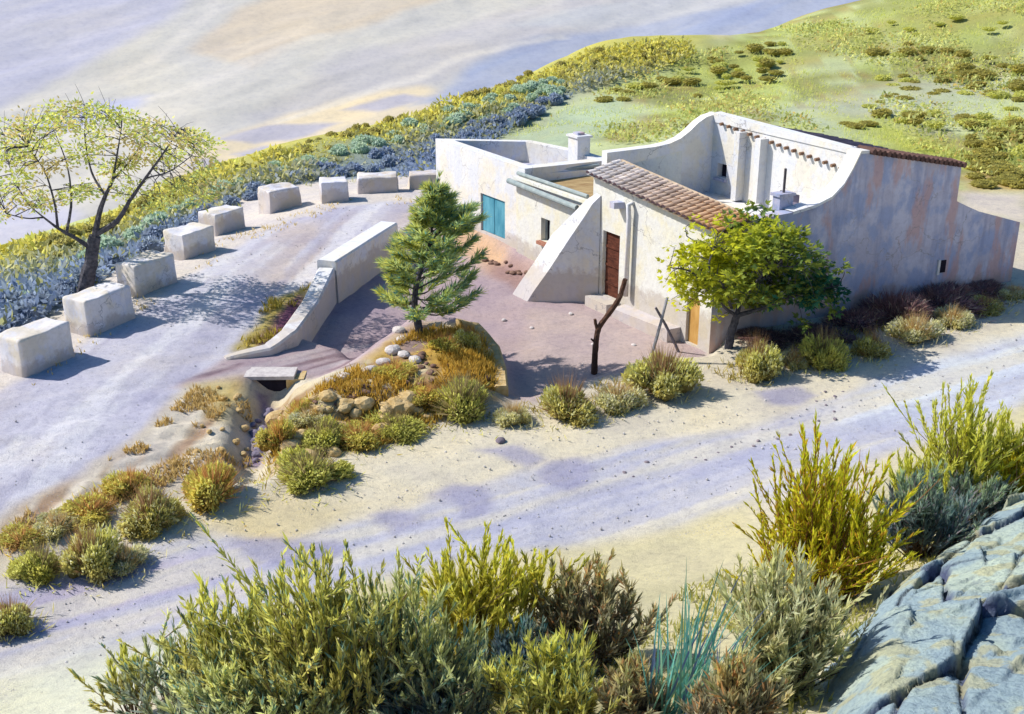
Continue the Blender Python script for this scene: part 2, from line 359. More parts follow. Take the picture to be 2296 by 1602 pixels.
# yard
YARD = [(862,548),(740,650),(700,700),(660,768),(600,792),(500,806),(400,868),(470,872),(620,840),(700,850),(800,830),(900,760),(950,735),(1060,740),(1110,790),(1125,885),(1190,900),(1330,850),(1450,820),(1580,800),(1600,760),(1420,660),(1220,560),(1060,500),(960,500)]
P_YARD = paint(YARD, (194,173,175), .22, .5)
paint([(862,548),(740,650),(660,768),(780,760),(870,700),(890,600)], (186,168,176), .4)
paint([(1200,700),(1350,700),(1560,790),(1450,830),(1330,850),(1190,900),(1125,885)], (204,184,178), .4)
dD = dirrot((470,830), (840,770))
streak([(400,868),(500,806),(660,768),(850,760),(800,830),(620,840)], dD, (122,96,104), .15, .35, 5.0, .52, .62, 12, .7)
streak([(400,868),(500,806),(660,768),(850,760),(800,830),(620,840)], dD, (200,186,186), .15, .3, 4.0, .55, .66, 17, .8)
paint([(1000,500),(1080,510),(1135,560),(1140,590),(1190,622),(1100,606),(1020,560)], (222,184,150), .4)
paint([(1090,590),(1140,580),(1196,628),(1180,660),(1110,620)], (178,146,140), .25)
# mound, bank, channel
MD = [(840,790),(895,742),(950,722),(1060,742),(1105,790),(1122,885),(1105,915),(960,940),(860,1000),(700,1060),(640,1050),(610,980),(620,900),(720,860)]
paint(MD, (226,208,168), .25)
paint(MD, (212,172,80), .3, break_=.10, bs=.9, amt=.95)
paint(MD, (168,128,84), .2, break_=-.02, bs=2.2, amt=.7)
paint([(600,950),(700,960),(960,935),(960,970),(840,1010),(700,1070),(610,1060)], (196,160,72), .4, amt=.7)
paint([(890,745),(960,725),(1000,745),(930,790),(880,800)], (176,152,146), .25)
BANK = [(-150,1290),(0,1178),(100,1118),(300,988),(440,864),(560,850),(590,900),(570,1050),(420,1070),(200,1150),(0,1240),(-150,1330)]
paint(BANK, (210,190,162), .3)
streak(BANK, dU, (182,148,122), .3, .15, 2.4, .5, .62, 31, .8)
streak(BANK, dU, (236,226,206), .3, .15, 2.6, .55, .66, 37, .9)
paint([(440,862),(540,845),(562,900),(500,940)], (208,186,112), .4, amt=.8)
paint([(590,890),(625,890),(600,960),(585,1050),(545,1055),(550,960)], (132,116,150), .18)  # ditch shade painted as violet into the ground colour
# lower road and verges
paint([(560,1060),(640,1110),(700,1050),(960,965),(1200,940),(1500,905),(1700,865),(2000,810),(2296,700),(2500,640),(2500,740),(1700,965),(1150,1065),(700,1190),(400,1210),(300,1180)], (232,222,196), .35)
paint([(440,1180),(620,1110),(800,1130),(720,1200),(560,1240)], (226,208,156), .5, amt=.7)
LR = [(-300,1720),(-300,1360),(0,1345),(200,1240),(440,1205),(620,1225),(1150,1062),(1700,955),(2300,748),(2600,640),(2600,760),(2296,900),(2050,1000),(1700,1130),(1400,1215),(1150,1252),(900,1300),(700,1350),(450,1430),(200,1530),(0,1640)]
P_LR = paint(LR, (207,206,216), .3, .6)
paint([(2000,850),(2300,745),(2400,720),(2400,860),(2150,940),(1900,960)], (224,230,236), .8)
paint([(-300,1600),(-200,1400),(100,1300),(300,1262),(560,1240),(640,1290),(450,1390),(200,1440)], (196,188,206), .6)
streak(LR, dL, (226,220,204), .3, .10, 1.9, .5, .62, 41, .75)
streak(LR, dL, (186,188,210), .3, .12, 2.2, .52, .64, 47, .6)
paint([(-300,1800),(0,1530),(250,1450),(450,1420),(420,1520),(250,1602),(0,1700)], (222,222,198), .6)
paint([(700,1340),(1150,1250),(1400,1212),(1700,1125),(1720,1250),(1500,1330),(1300,1380),(1000,1400)], (220,210,166), .5, amt=.9)
paint([(450,1440),(900,1300),(1400,1330),(1750,1240),(2000,1050),(2400,850),(2600,900),(2600,1800),(300,1800)], (214,206,158), .5, amt=.75)
paint([(400,1560),(900,1430),(1500,1480),(1700,1700),(300,1800)], (168,160,112), .8, amt=.8)
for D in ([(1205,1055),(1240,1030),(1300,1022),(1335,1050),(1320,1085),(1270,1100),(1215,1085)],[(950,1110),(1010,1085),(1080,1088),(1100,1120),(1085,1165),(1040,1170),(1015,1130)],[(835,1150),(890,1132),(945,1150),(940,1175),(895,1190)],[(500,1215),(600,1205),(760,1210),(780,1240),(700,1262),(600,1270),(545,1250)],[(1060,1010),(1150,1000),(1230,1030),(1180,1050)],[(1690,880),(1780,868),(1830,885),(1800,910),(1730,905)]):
    paint(D, (164,162,190), .16, .5, .75)  # violet shadow pools painted into the road colour, nothing casts them
# far floor of the valley
k = sstep(100, 135, YY)[..., None]; CC[:] = CC*(1-k)+alb(222, 214, 204)*k
nx, ny = len(GX), len(GY); idx = np.arange(nx*ny).reshape(ny, nx)
cxm = (XX[:-1, :-1]+XX[1:, 1:])/2; cym = (YY[:-1, :-1]+YY[1:, 1:])/2
zone = np.zeros(cxm.shape, int)
hillP = PH(HILL); spurP = PH(SPUR)
zone[(poly_sd(cxm, cym, spurP) > 0)] = 4; zone[(poly_sd(cxm, cym, hillP) > 0)] = 5
for zi, P in ((1, P_UR), (2, P_LR), (3, P_YARD)): zone[poly_sd(cxm, cym, P) > 0] = zi
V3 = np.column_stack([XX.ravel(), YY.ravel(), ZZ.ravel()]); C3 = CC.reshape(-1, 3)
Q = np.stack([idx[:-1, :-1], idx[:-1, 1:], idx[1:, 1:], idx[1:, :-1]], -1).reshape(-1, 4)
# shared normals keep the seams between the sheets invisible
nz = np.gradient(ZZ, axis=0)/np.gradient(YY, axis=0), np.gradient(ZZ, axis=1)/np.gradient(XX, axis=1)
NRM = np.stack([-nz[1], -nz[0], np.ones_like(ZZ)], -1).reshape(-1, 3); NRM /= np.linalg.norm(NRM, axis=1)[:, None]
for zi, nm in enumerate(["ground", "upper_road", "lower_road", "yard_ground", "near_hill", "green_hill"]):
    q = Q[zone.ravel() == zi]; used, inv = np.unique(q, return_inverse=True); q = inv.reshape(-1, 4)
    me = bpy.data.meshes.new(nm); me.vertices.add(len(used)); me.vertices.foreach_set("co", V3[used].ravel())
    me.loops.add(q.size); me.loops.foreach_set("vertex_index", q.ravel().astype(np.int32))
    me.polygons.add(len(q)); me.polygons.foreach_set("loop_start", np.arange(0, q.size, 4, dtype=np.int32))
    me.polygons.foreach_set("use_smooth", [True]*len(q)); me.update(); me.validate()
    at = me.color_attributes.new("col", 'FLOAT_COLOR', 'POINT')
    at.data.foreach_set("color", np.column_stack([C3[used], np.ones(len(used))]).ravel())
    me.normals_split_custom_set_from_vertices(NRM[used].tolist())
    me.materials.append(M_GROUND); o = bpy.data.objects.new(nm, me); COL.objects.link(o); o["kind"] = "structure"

# ------------------------------------------------------------------ far mountain slope
mx_ = np.linspace(-260, 320, 480); my_ = np.concatenate([np.linspace(122, 300, 330), np.linspace(303, 700, 50)])
MX, MY = np.meshgrid(mx_, my_)
dg = (MX*.74+MY*.67); cr = (-MX*.67+MY*.74)
rid = fbm(dg*.012, cr*.045, 61, 5); rid2 = fbm(dg*.02, cr*.11, 71, 4)
MZ = -47+(MY-120)*.27+1.6*(rid-.5)*sstep(120, 160, MY)-1.2*np.abs(fbm(dg*.012, cr*.04, 171, 4)-.5)*2+.5*(rid2-.5)+.35*(fbm(MX*.3, MY*.3, 7, 4)-.5)
MC = np.zeros(MX.shape+(3,)); MC[:] = alb(216, 211, 200, 1.08)  # aerial haze is baked into these pale slope colours
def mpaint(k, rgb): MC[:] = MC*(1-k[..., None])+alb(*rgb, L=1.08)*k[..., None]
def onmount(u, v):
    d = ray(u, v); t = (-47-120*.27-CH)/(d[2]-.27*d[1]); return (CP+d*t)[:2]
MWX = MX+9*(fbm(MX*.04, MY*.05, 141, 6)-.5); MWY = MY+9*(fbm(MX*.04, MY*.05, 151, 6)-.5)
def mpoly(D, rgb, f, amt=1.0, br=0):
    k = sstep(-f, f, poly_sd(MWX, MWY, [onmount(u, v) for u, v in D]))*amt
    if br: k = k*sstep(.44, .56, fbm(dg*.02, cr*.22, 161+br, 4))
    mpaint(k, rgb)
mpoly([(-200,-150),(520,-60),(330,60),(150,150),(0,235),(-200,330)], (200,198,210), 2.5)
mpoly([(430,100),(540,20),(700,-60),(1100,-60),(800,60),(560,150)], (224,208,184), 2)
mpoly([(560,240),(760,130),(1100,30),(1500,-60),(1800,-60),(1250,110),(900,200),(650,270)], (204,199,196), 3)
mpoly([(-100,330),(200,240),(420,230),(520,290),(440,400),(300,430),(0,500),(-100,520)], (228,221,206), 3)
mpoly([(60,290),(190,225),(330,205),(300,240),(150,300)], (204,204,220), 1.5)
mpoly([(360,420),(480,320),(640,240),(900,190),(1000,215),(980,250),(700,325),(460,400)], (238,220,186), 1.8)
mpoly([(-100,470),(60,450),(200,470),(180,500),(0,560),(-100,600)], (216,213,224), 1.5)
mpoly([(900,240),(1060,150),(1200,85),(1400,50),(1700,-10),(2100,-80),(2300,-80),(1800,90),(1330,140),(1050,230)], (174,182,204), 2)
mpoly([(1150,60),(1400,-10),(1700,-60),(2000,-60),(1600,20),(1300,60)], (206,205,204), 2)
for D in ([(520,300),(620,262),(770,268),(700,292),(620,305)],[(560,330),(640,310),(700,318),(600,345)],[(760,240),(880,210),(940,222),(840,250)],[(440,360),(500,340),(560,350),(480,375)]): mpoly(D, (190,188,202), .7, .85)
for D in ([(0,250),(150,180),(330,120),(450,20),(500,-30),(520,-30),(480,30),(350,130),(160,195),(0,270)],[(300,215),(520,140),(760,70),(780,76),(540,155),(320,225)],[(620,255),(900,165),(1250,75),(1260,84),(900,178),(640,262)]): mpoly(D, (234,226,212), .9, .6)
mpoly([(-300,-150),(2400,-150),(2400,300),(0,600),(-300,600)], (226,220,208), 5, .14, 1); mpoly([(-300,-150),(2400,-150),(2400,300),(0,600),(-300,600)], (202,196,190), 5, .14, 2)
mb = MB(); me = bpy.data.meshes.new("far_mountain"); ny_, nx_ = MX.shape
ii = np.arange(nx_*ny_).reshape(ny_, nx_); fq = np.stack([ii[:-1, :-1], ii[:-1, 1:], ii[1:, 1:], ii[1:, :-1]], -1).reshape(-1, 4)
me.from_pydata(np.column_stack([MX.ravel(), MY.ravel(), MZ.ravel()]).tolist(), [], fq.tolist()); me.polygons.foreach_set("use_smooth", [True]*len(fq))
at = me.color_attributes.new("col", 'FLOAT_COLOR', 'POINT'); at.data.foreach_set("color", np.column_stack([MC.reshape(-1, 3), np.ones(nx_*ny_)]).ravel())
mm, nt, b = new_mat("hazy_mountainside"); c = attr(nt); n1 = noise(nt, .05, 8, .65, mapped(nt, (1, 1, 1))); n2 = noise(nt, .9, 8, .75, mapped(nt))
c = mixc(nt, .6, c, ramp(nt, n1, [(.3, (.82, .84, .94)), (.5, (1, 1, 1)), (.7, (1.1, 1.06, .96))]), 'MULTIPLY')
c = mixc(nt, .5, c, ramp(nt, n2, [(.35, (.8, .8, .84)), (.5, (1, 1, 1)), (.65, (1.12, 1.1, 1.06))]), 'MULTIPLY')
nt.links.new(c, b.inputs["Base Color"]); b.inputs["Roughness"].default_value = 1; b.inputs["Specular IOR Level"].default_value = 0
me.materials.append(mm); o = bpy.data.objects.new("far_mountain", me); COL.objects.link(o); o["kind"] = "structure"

# ------------------------------------------------------------------ farmhouse
HO = np.array([5.31, 30.957]); AV = np.array([-.5739, .8189]); CV = np.array([.9253, .3792])
def h(a, b, z): p = HO+AV*a+CV*b; return np.array([p[0], p[1], z])
house = empty("farmhouse", (HO[0], HO[1], 0), label="long whitewashed farmhouse with a curved parapet, tiled lean-to roof and turquoise shutters beside the yard", cat="house")
HL = np.array([HO[0], HO[1], 0])
def hb(mbx, name, mat, parent=None, label=None, smooth=False, fixn=True):
    o = mbx.build(name, mat, parent or house, smooth=smooth, loc=HL, fixn=fixn)
    if label: o["label"] = label
    return o
def hprism(mbx, ab, z0, z1, col=(.8, .8, .8), skip=()):
    mbx.prism([h(a, b, 0)[:2] for a, b in ab], z0, z1, col, skip)
def facade(mbx, a0, a1, z0, zt0, zt1, holes, b=0.0, dep=.22, sub=None):
    """wall in the facade plane from a0 down to a1, holes are (a_hi, a_lo, z_lo, z_hi) with reveals"""
    ss = sorted({a0, a1, *[t for q in holes for t in q[:2]]}, reverse=True); zs = sorted({z0, *[t for q in holes for t in q[2:]]})
    top = lambda a: zt0+(zt1-zt0)*(a0-a)/(a0-a1)
    for i in range(len(ss)-1):
        for j in range(len(zs)):
            l, r = ss[i], ss[i+1]; m = (l+r)/2
            lo = zs[j]; last = j == len(zs)-1
            if not last and any(q[0] > m > q[1] and q[2] < (lo+zs[j+1])/2 < q[3] for q in holes): continue
            hl, hr = (top(l), top(r)) if last else (zs[j+1], zs[j+1])
            mbx.quad(h(l, b, lo), h(r, b, lo), h(r, b, hr), h(l, b, hl))
    for l, r, lo, hi in holes:
        mbx.quad(h(l, b, lo), h(l, b+dep, lo), h(l, b+dep, hi), h(l, b, hi)); mbx.quad(h(r, b, lo), h(r, b, hi), h(r, b+dep, hi), h(r, b+dep, lo))
        mbx.quad(h(l, b, hi), h(l, b+dep, hi), h(r, b+dep, hi), h(r, b, hi)); mbx.quad(h(l, b, lo), h(r, b, lo), h(r, b+dep, lo), h(l, b+dep, lo))
def wallbox(mbx, a0, b0, a1, b1, th, z0, zt):
    """straight wall with a profiled top, zt is a list of (t, z)"""
    p = h(a0, b0, 0)[:2]; q = h(a1, b1, 0)[:2]; d = q-p; n = np.array([-d[1], d[0]])/np.linalg.norm(d)*th
    for i in range(len(zt)-1):
        (t0, za), (t1, zb) = zt[i], zt[i+1]; A = p+d*t0; B = p+d*t1
        mbx.quad((*A, z0), (*B, z0), (*B, zb), (*A, za)); mbx.quad((*(A+n), z0), (*(A+n), za), (*(B+n), zb), (*(B+n), z0))
        mbx.quad((*A, za), (*B, zb), (*(B+n), zb), (*(A+n), za))
    A, B = p, q
    mbx.quad((*A, z0), (*A, zt[0][1]), (*(A+n), zt[0][1]), (*(A+n), z0)); mbx.quad((*B, z0), (*(B+n), z0), (*(B+n), zt[-1][1]), (*B, zt[-1][1]))
ZB = -1.4
# far room with its flat parapet roof
A1 = 13.85; D1 = (11.07, 9.65, .42, 1.70)
m = MB(); facade(m, A1, 8.55, ZB, 3.03, 3.0, [D1], dep=.16)
fa = [(A1, .32), (13.2, .35), (8.9, .32), (8.55, .0)]
hw = hb(m, "wall", M_WHITE, fixn=False)
m = MB()
bkl = (10.2, 3.2); rgt = (8.7, 3.15)
# facade parapet thickness, far, back and right parapets
pp = [(A1, .003), (12.3, 2.6), bkl, rgt, (8.55, .003)]
ins = [(13.3, .38), (12.15, 2.3), (10.35, 2.82), (9.1, 2.75), (8.98, .38)]
zt = [3.03, 3.03, 2.98, 2.98, 3.0]
for i in range(5):
    j = (i+1) % 5
    m.quad(h(*pp[i], zt[i]), h(*pp[j], zt[j]), h(*ins[j], zt[j]), h(*ins[i], zt[i]))
    m.quad(h(*ins[i], zt[i]), h(*ins[j], zt[j]), h(*ins[j], 2.3), h(*ins[i], 2.3))
    if i < 4: m.quad(h(*pp[i], ZB), h(*pp[j], ZB), h(*pp[j], zt[j]), h(*pp[i], zt[i]))
hb(m, "parapet", M_WHITE, fixn=False)
m = MB(); m.add([h(a, b, 2.32) for a, b in ins], [(0, 1, 2, 3, 4)]); hb(m, "flat_roof", M_GREY, fixn=False)
# turquoise shutters
sh = MB(); sh.quad(h(11.06, .15, .43), h(9.66, .15, .43), h(9.66, .15, 1.69), h(11.06, .15, 1.69)); sho = None
m = MB()
hprism(m, [(11.05, .06), (10.37, .06), (10.37, .13), (11.05, .13)], .44, 1.68)
so = hb(m, "shutter", M_SHUT)
m = MB(); hprism(m, [(10.34, .06), (9.67, .06), (9.67, .13), (10.34, .13)], .44, 1.68); hb(m, "shutter", M_SHUT)
hb(sh, "shutter_shade_sheet", M_DARK, fixn=False)  # dark sheet behind the shutters standing for shade of the room
# chimney
m = MB(); hprism(m, [(10.15, 2.55), (9.65, 2.55), (9.65, 3.0), (10.15, 3.0)], 2.0, 3.55); hprism(m, [(10.2, 2.5), (9.6, 2.5), (9.6, 3.05), (10.2, 3.05)], 3.55, 3.62)
ch = hb(m, "chimney", M_WHITE)
m = MB(); hprism(m, [(10.05, 2.65), (9.8, 2.65), (9.8, 2.9), (10.05, 2.9)], 3.623, 3.70); hb(m, "chimney_pot", M_GREY, ch)
# middle room, set a little proud, with the terracotta terrace roof
W1 = (7.52, 7.05, .95, 1.68)
m = MB(); facade(m, 8.85, 5.13, ZB, 2.62, 2.62, [W1], b=-.10, dep=.2); m.quad(h(8.85, -.10, ZB), h(8.85, -.10, 2.62), h(8.85, .02, 2.62), h(8.85, .02, ZB)); hb(m, "wall", M_YEL, label="cream wall with a small window between shuttered room and buttress", fixn=False)
m = MB(); m.quad(h(8.8, .15, 2.5), h(5.13, .15, 2.5), h(5.13, 2.95, 2.62), h(8.7, 2.95, 2.62)); hb(m, "terrace_roof", rough("terracotta_tiles_floor", alb(150, 118, 80), alb(205, 180, 130), 4, .5, .03, stretch=(.5, 2.5, 1)), fixn=False)
m = MB(); hprism(m, [(8.9, -.20), (5.2, -.20), (5.2, .15), (8.75, .15)], 2.62, 2.72); hb(m, "roof_edge", M_YEL)
m = MB(); hprism(m, [(8.72, .15), (8.6, .3), (8.5, 2.6), (8.7, 2.6)], 2.3, 2.78); hb(m, "roof_edge", M_WHITE)
M_GUT = rough("blue_grey_paint", alb(150, 166, 168), alb(190, 198, 194), 4, .3, .02)
m = MB()
m.tube([h(9.0, -.28, 2.56), h(5.45, -.30, 2.46)], [.085, .085], 10); hb(m, "gutter", M_GUT, smooth=False)
m = MB(); m.tube([h(8.9, -.02, 2.80), h(5.35, -.02, 2.80)], [.06, .06], 8); m.tube([h(8.9, -.02, 2.80), h(8.72, .5, 2.83), h(8.62, 2.6, 2.86)], [.06]*3, 8); hb(m, "roof_rail", M_GUT)
m = MB(); m.quad(h(7.52, .09, .95), h(7.05, .09, .95), h(7.05, .09, 1.68), h(7.52, .09, 1.68)); wo = hb(m, "window", M_DARK, fixn=False)
m = MB(); hprism(m, [(7.56, -.24), (7.0, -.24), (7.0, .0), (7.56, .0)], .84, .945); hb(m, "window_sill", rough("brick_sill", alb(170, 110, 90), alb(205, 150, 125), 9), wo)
m = MB(); hprism(m, [(7.52, .05), (7.46, .05), (7.46, .085), (7.52, .085)], .95, 1.68); hprism(m, [(7.31, .05), (7.27, .05), (7.27, .085), (7.31, .085)], .95, 1.68); hb(m, "window_frame", M_GUT, wo)
# the sloping buttress
m = MB(); d = np.array([-.93, .10]); nn = np.array([-.10, -.93])
f0 = h(4.75, -.02, 0)[:2]; f1 = h(5.75, -.02, 0)[:2]
L1, L2 = 2.3, 2.3
prof = [(0, 2.95), (.25, 2.70), (.5, 2.30), (1.0, 1.55), (1.6, .62), (2.05, -.02), (2.3, -.42), (2.42, -1.2)]
for (s0, za), (s1, zb) in zip(prof[:-1], prof[1:]):
    k0, k1 = .25+.75*min(1, s0/1.0), .25+.75*min(1, s1/1.0)
    p0, p1 = f0+d*s0, f0+d*s1; q0 = f0+(f1-f0)*k0*.75+d*s0; q1 = f0+(f1-f0)*k1*.75+d*s1
    m.quad((*p0, ZB), (*p1, ZB), (*p1, zb), (*p0, za)); m.quad((*p0, za), (*p1, zb), (*q1, zb+.04), (*q0, za+.04)); m.quad((*q0, za+.04), (*q1, zb+.04), (*q1, ZB), (*q0, ZB))
hb(m, "buttress", M_WHITE, fixn=False)
# front room
D2 = (4.62, 3.86, -.02, 1.95); D3 = (.95, .45, -.35, .95)
m = MB(); facade(m, 5.13, 0, ZB, 3.52, 3.02, [D2, D3], dep=.2)
m.quad(h(5.13, 0, ZB), h(5.13, 0, 3.52), h(5.13, 2.9, 3.95), h(5.13, 2.9, ZB)); hb(m, "wall", M_YEL, label="front wall with the brown door under the tile eaves", fixn=False)
m = MB(); hprism(m, [(4.61, .10), (3.87, .10), (3.87, .16), (4.61, .16)], -.02, 1.94); do = hb(m, "door", M_DOOR)
m = MB()
for zz in (.35, .9, 1.45): hprism(m, [(4.58, .07), (3.9, .07), (3.9, .099), (4.58, .099)], zz, zz+.07)
hb(m, "door_batten", M_DOOR, do)
m = MB(); hprism(m, [(4.75, -.45), (3.75, -.45), (3.75, -.003), (4.75, -.003)], ZB, -.05); hb(m, "door_step", M_WHITE)
m = MB(); hprism(m, [(.94, .08), (.46, .08), (.46, .14), (.94, .14)], -.4, .94); hb(m, "door", rough("ochre_planks", alb(200, 150, 80), alb(232, 186, 112), 5, .4, .02, stretch=(1, 1, .3)), label="ochre yellow low door near the house corner")
m = MB(); hprism(m, [(3.55, -.42), (1.15, -.42), (1.15, -.003), (3.55, -.003)], ZB, [-.10, -.02, -.0, -.02]); hb(m, "stone_bench", M_BLOCK)
m = MB(); m.tube([h(3.35, .05, 3.05), h(3.32, -.16, 3.0), h(3.32, -.13, 2.6), h(3.34, -.13, .3)], [.07]*4, 9); hb(m, "drainpipe", M_WHITE, smooth=True)
m = MB(); hprism(m, [(3.95, -.3), (3.75, -.3), (3.7, -.003), (4.0, -.003)], 2.8, 2.98); hb(m, "water_spout", M_GREY)
# tiled lean-to roof: each run is a half pipe, pale at the far end and tan at the near one
def tile_roof(name, a0, a1, n, bl, bh, zl0, zl1, rise, r, c0, c1, par=None):
    m = MB(); rg = random.Random(5)
    for i in range(n):
        t = (i+.5)/n; a = a0+(a1-a0)*t; zl = zl0+(zl1-zl0)*t
        col = np.array(c0)*(1-t)+np.array(c1)*t; col = col*(rg.uniform(.78, 1.12))
        hs = abs(a1-a0)/n/2; rows = 4; jz = rg.uniform(-.015, .015)
        m.quad(h(a+hs, bl+.03, zl-.02), h(a-hs, bl+.03, zl-.02), h(a-hs, bh, zl+rise-.02), h(a+hs, bh, zl+rise-.02), col*.7)
        for q in range(rows):
            b0 = bl+(bh-bl)*q/rows; b1 = bl+(bh-bl)*(q+1.12)/rows; z0 = zl+rise*q/rows+.035+jz; z1 = zl+rise*(q+1.12)/rows+.01+jz
            cc = col*rg.uniform(.85, 1.12); K = 7; vs = []
            for bb, zz, rr in ((b0, z0, r), (b1, z1, r*.85)):
                for k in range(K):
                    an = math.pi*k/(K-1); vs.append(h(a+math.cos(an)*rr, bb, zz+math.sin(an)*rr*.85))
            m.add(vs, [(k, k+1, K+k+1, K+k) for k in range(K-1)], cc)
            if q == 0: m.add(vs[:K], [tuple(range(K))], (.10, .06, .07))  # dark cap painted as the shade inside the open tile end
    return hb(m, name, M_ATTR, par, fixn=False)
tile_roof("tile_roof", 5.2, -.35, 27, -.22, .78, 3.53, 3.03, .27, .085, (.80,.74,.70), alb(226, 170, 108))
m = MB(); m.quad(h(5.13, -.02, 3.50), h(-.2, -.02, 3.02), h(-.2, .78, 3.27), h(5.13, .78, 3.77)); m.quad(h(5.13, .80, 2.2), h(5.13, .80, 3.78), h(-.1, .80, 3.28), h(-.1, .80, 2.2)); hb(m, "roof_board", M_YEL, fixn=False)
m = MB(); hprism(m, [(5.2, .74), (-.1, .74), (-.1, .98), (5.2, .98)], 2.4, [3.84, 3.34, 3.34, 3.84], alb(232, 205, 170)); hb(m, "ridge", M_ATTR)
m = MB(); m.quad(h(5.7, .9, 2.55), h(.05, .9, 2.55), h(.05, 4.5, 2.45), h(5.7, 4.5, 2.45)); hb(m, "courtyard_floor", M_WHITE, fixn=False)
# curved back wall of the court
cur = [(0, 3.98), (.25, 4.0), (.45, 4.02), (.58, 4.08), (.68, 4.2), (.76, 4.38), (.84, 4.62), (.92, 4.78), (1.02, 4.86)]
m = MB(); wallbox(m, 5.6, .75, 5.62, 4.35, .34, ZB, cur); hb(m, "parapet", M_WHITE, label="curving white parapet sweeping up to the tall room", fixn=False)
# tall room behind the court
W2 = (5.35, 4.95, 3.0, 3.42); ARC = (2.75, 2.0, 2.5, 3.12)
m = MB(); facade(m, 5.62, 0, 1.0, 4.86, 4.70, [W2, ARC], b=4.32, dep=.25); hb(m, "wall", M_WHITE, label="tall court wall with shadow-casting ribs and a small dark window", fixn=False)
m = MB(); m.quad(h(5.35, 4.5, 3), h(4.95, 4.5, 3), h(4.95, 4.5, 3.42), h(5.35, 4.5, 3.42)); w2 = hb(m, "window", M_DARK, fixn=False)
m = MB(); hprism(m, [(5.40, 4.22), (4.9, 4.22), (4.9, 4.317), (5.40, 4.317)], 2.9, 2.97); hb(m, "window_sill", M_GREY, w2)
m = MB(); m.quad(h(2.75, 4.55, 2.5), h(2.0, 4.55, 2.5), h(2.0, 4.55, 3.12), h(2.75, 4.55, 3.12)); hb(m, "alcove_shade_panel", rough("shaded_recess", (.16, .14, .2), (.28, .25, .33), 3), fixn=False)  # recess shade put into the panel's dark violet colour
for aa, z0, z1 in ((4.3, 2.5, 4.55), (3.45, 2.6, 4.5)):  # ribs added and shaped to cast upright shadow strips on the wall
    m = MB(); m.prism([h(aa+.1, 4.06, 0)[:2], h(aa-.1, 4.06, 0)[:2], h(aa-.1, 4.317, 0)[:2], h(aa+.1, 4.317, 0)[:2]], z0, z1); hb(m, "shadow_rib", M_WHITE)
for k in range(17):
    aa = 5.2-k*.29; zz = 4.62-.028*k
    m = MB(); m.tube([h(aa, 4.2, zz), h(aa, 4.40, zz+.02)], [.05, .05], 7, alb(150, 118, 96)); hb(m, "eave_tile", M_ATTR)
m = MB(); wallbox(m, 5.62, 4.29, 0.36, 4.29, .30, 4.62, [(0, 4.90), (1, 4.76)]); hb(m, "parapet", M_WHITE, label="straight white coping above the tall court wall", fixn=False)
tile_roof("dark_tile_roof", 5.2, .25, 26, 7.85, 4.62, 3.95, 3.95, .72, .09, alb(92, 88, 104), alb(74, 70, 90))
m = MB(); m.quad(h(5.6, 4.5, 4.62), h(0.02, 4.5, 4.62), h(0.02, 7.85, 3.9), h(5.6, 7.85, 3.9)); m.quad(h(5.62, 4.32, 0), h(5.62, 7.8, 0), h(5.62, 7.8, 3.9), h(5.62, 4.32, 4.8)); m.quad(h(5.62, 7.8, 0), h(0, 7.8, 0), h(0, 7.8, 3.9), h(5.62, 7.8, 3.9)); hb(m, "roof_board", M_GREY, fixn=False)
# long weathered gable wall on the road side, shade toned into its plaster
gz = [(0, 3.05), (1.24, 3.2), (2.4, 3.28), (3.0, 3.38), (3.5, 3.56), (3.85, 3.88), (4.1, 4.3), (4.3, 4.72), (4.6, 4.7), (7.8, 4.0)]
m = MB()
for (b0, za), (b1, zb) in zip(gz[:-1], gz[1:]):
    m.quad(h(0, b0, ZB), h(0, b1, ZB), h(0, b1, zb), h(0, b0, za)); m.quad(h(0, b0, za), h(0, b1, zb), h(.34, b1, zb), h(.34, b0, za)); m.quad(h(.34, b0, za), h(.34, b1, zb), h(.34, b1, 2), h(.34, b0, 2))
m.quad(h(0, 7.8, ZB), h(5.6, 7.8, ZB), h(5.6, 7.8, 4.0), h(0, 7.8, 4.0)); hb(m, "gable_wall", M_GREY, fixn=False)
# white inner coping of the curve
m = MB()
cz_ = [(2.3, 3.30), (3.0, 3.42), (3.5, 3.60), (3.85, 3.92), (4.1, 4.34), (4.3, 4.76), (4.62, 4.75)]
for (b0, za), (b1, zb) in zip(cz_[:-1], cz_[1:]):
    m.quad(h(-.03, b0, za), h(-.03, b1, zb), h(.40, b1, zb), h(.40, b0, za)); m.quad(h(-.03, b0, za-.08), h(-.03, b1, zb-.08), h(-.03, b1, zb), h(-.03, b0, za)); m.quad(h(.40, b0, za), h(.40, b1, zb), h(.40, b1, zb-.7), h(.40, b0, za-.7))
hb(m, "coping", M_WHITE, fixn=False)
m = MB(); rg = random.Random(9)
for k in range(20):
    b0 = 4.65+k*.165; zz = 4.72-.2*(b0-4.6)
    m.tube([h(-.12, b0, zz), h(.42, b0, zz+.03)], [.085, .085], 8, np.array(alb(120, 92, 84))*rg.uniform(.6, 1.2))
hb(m, "verge_tiles", M_ATTR, fixn=False); bpy.data.objects["verge_tiles"].name = "verge_tile_course"
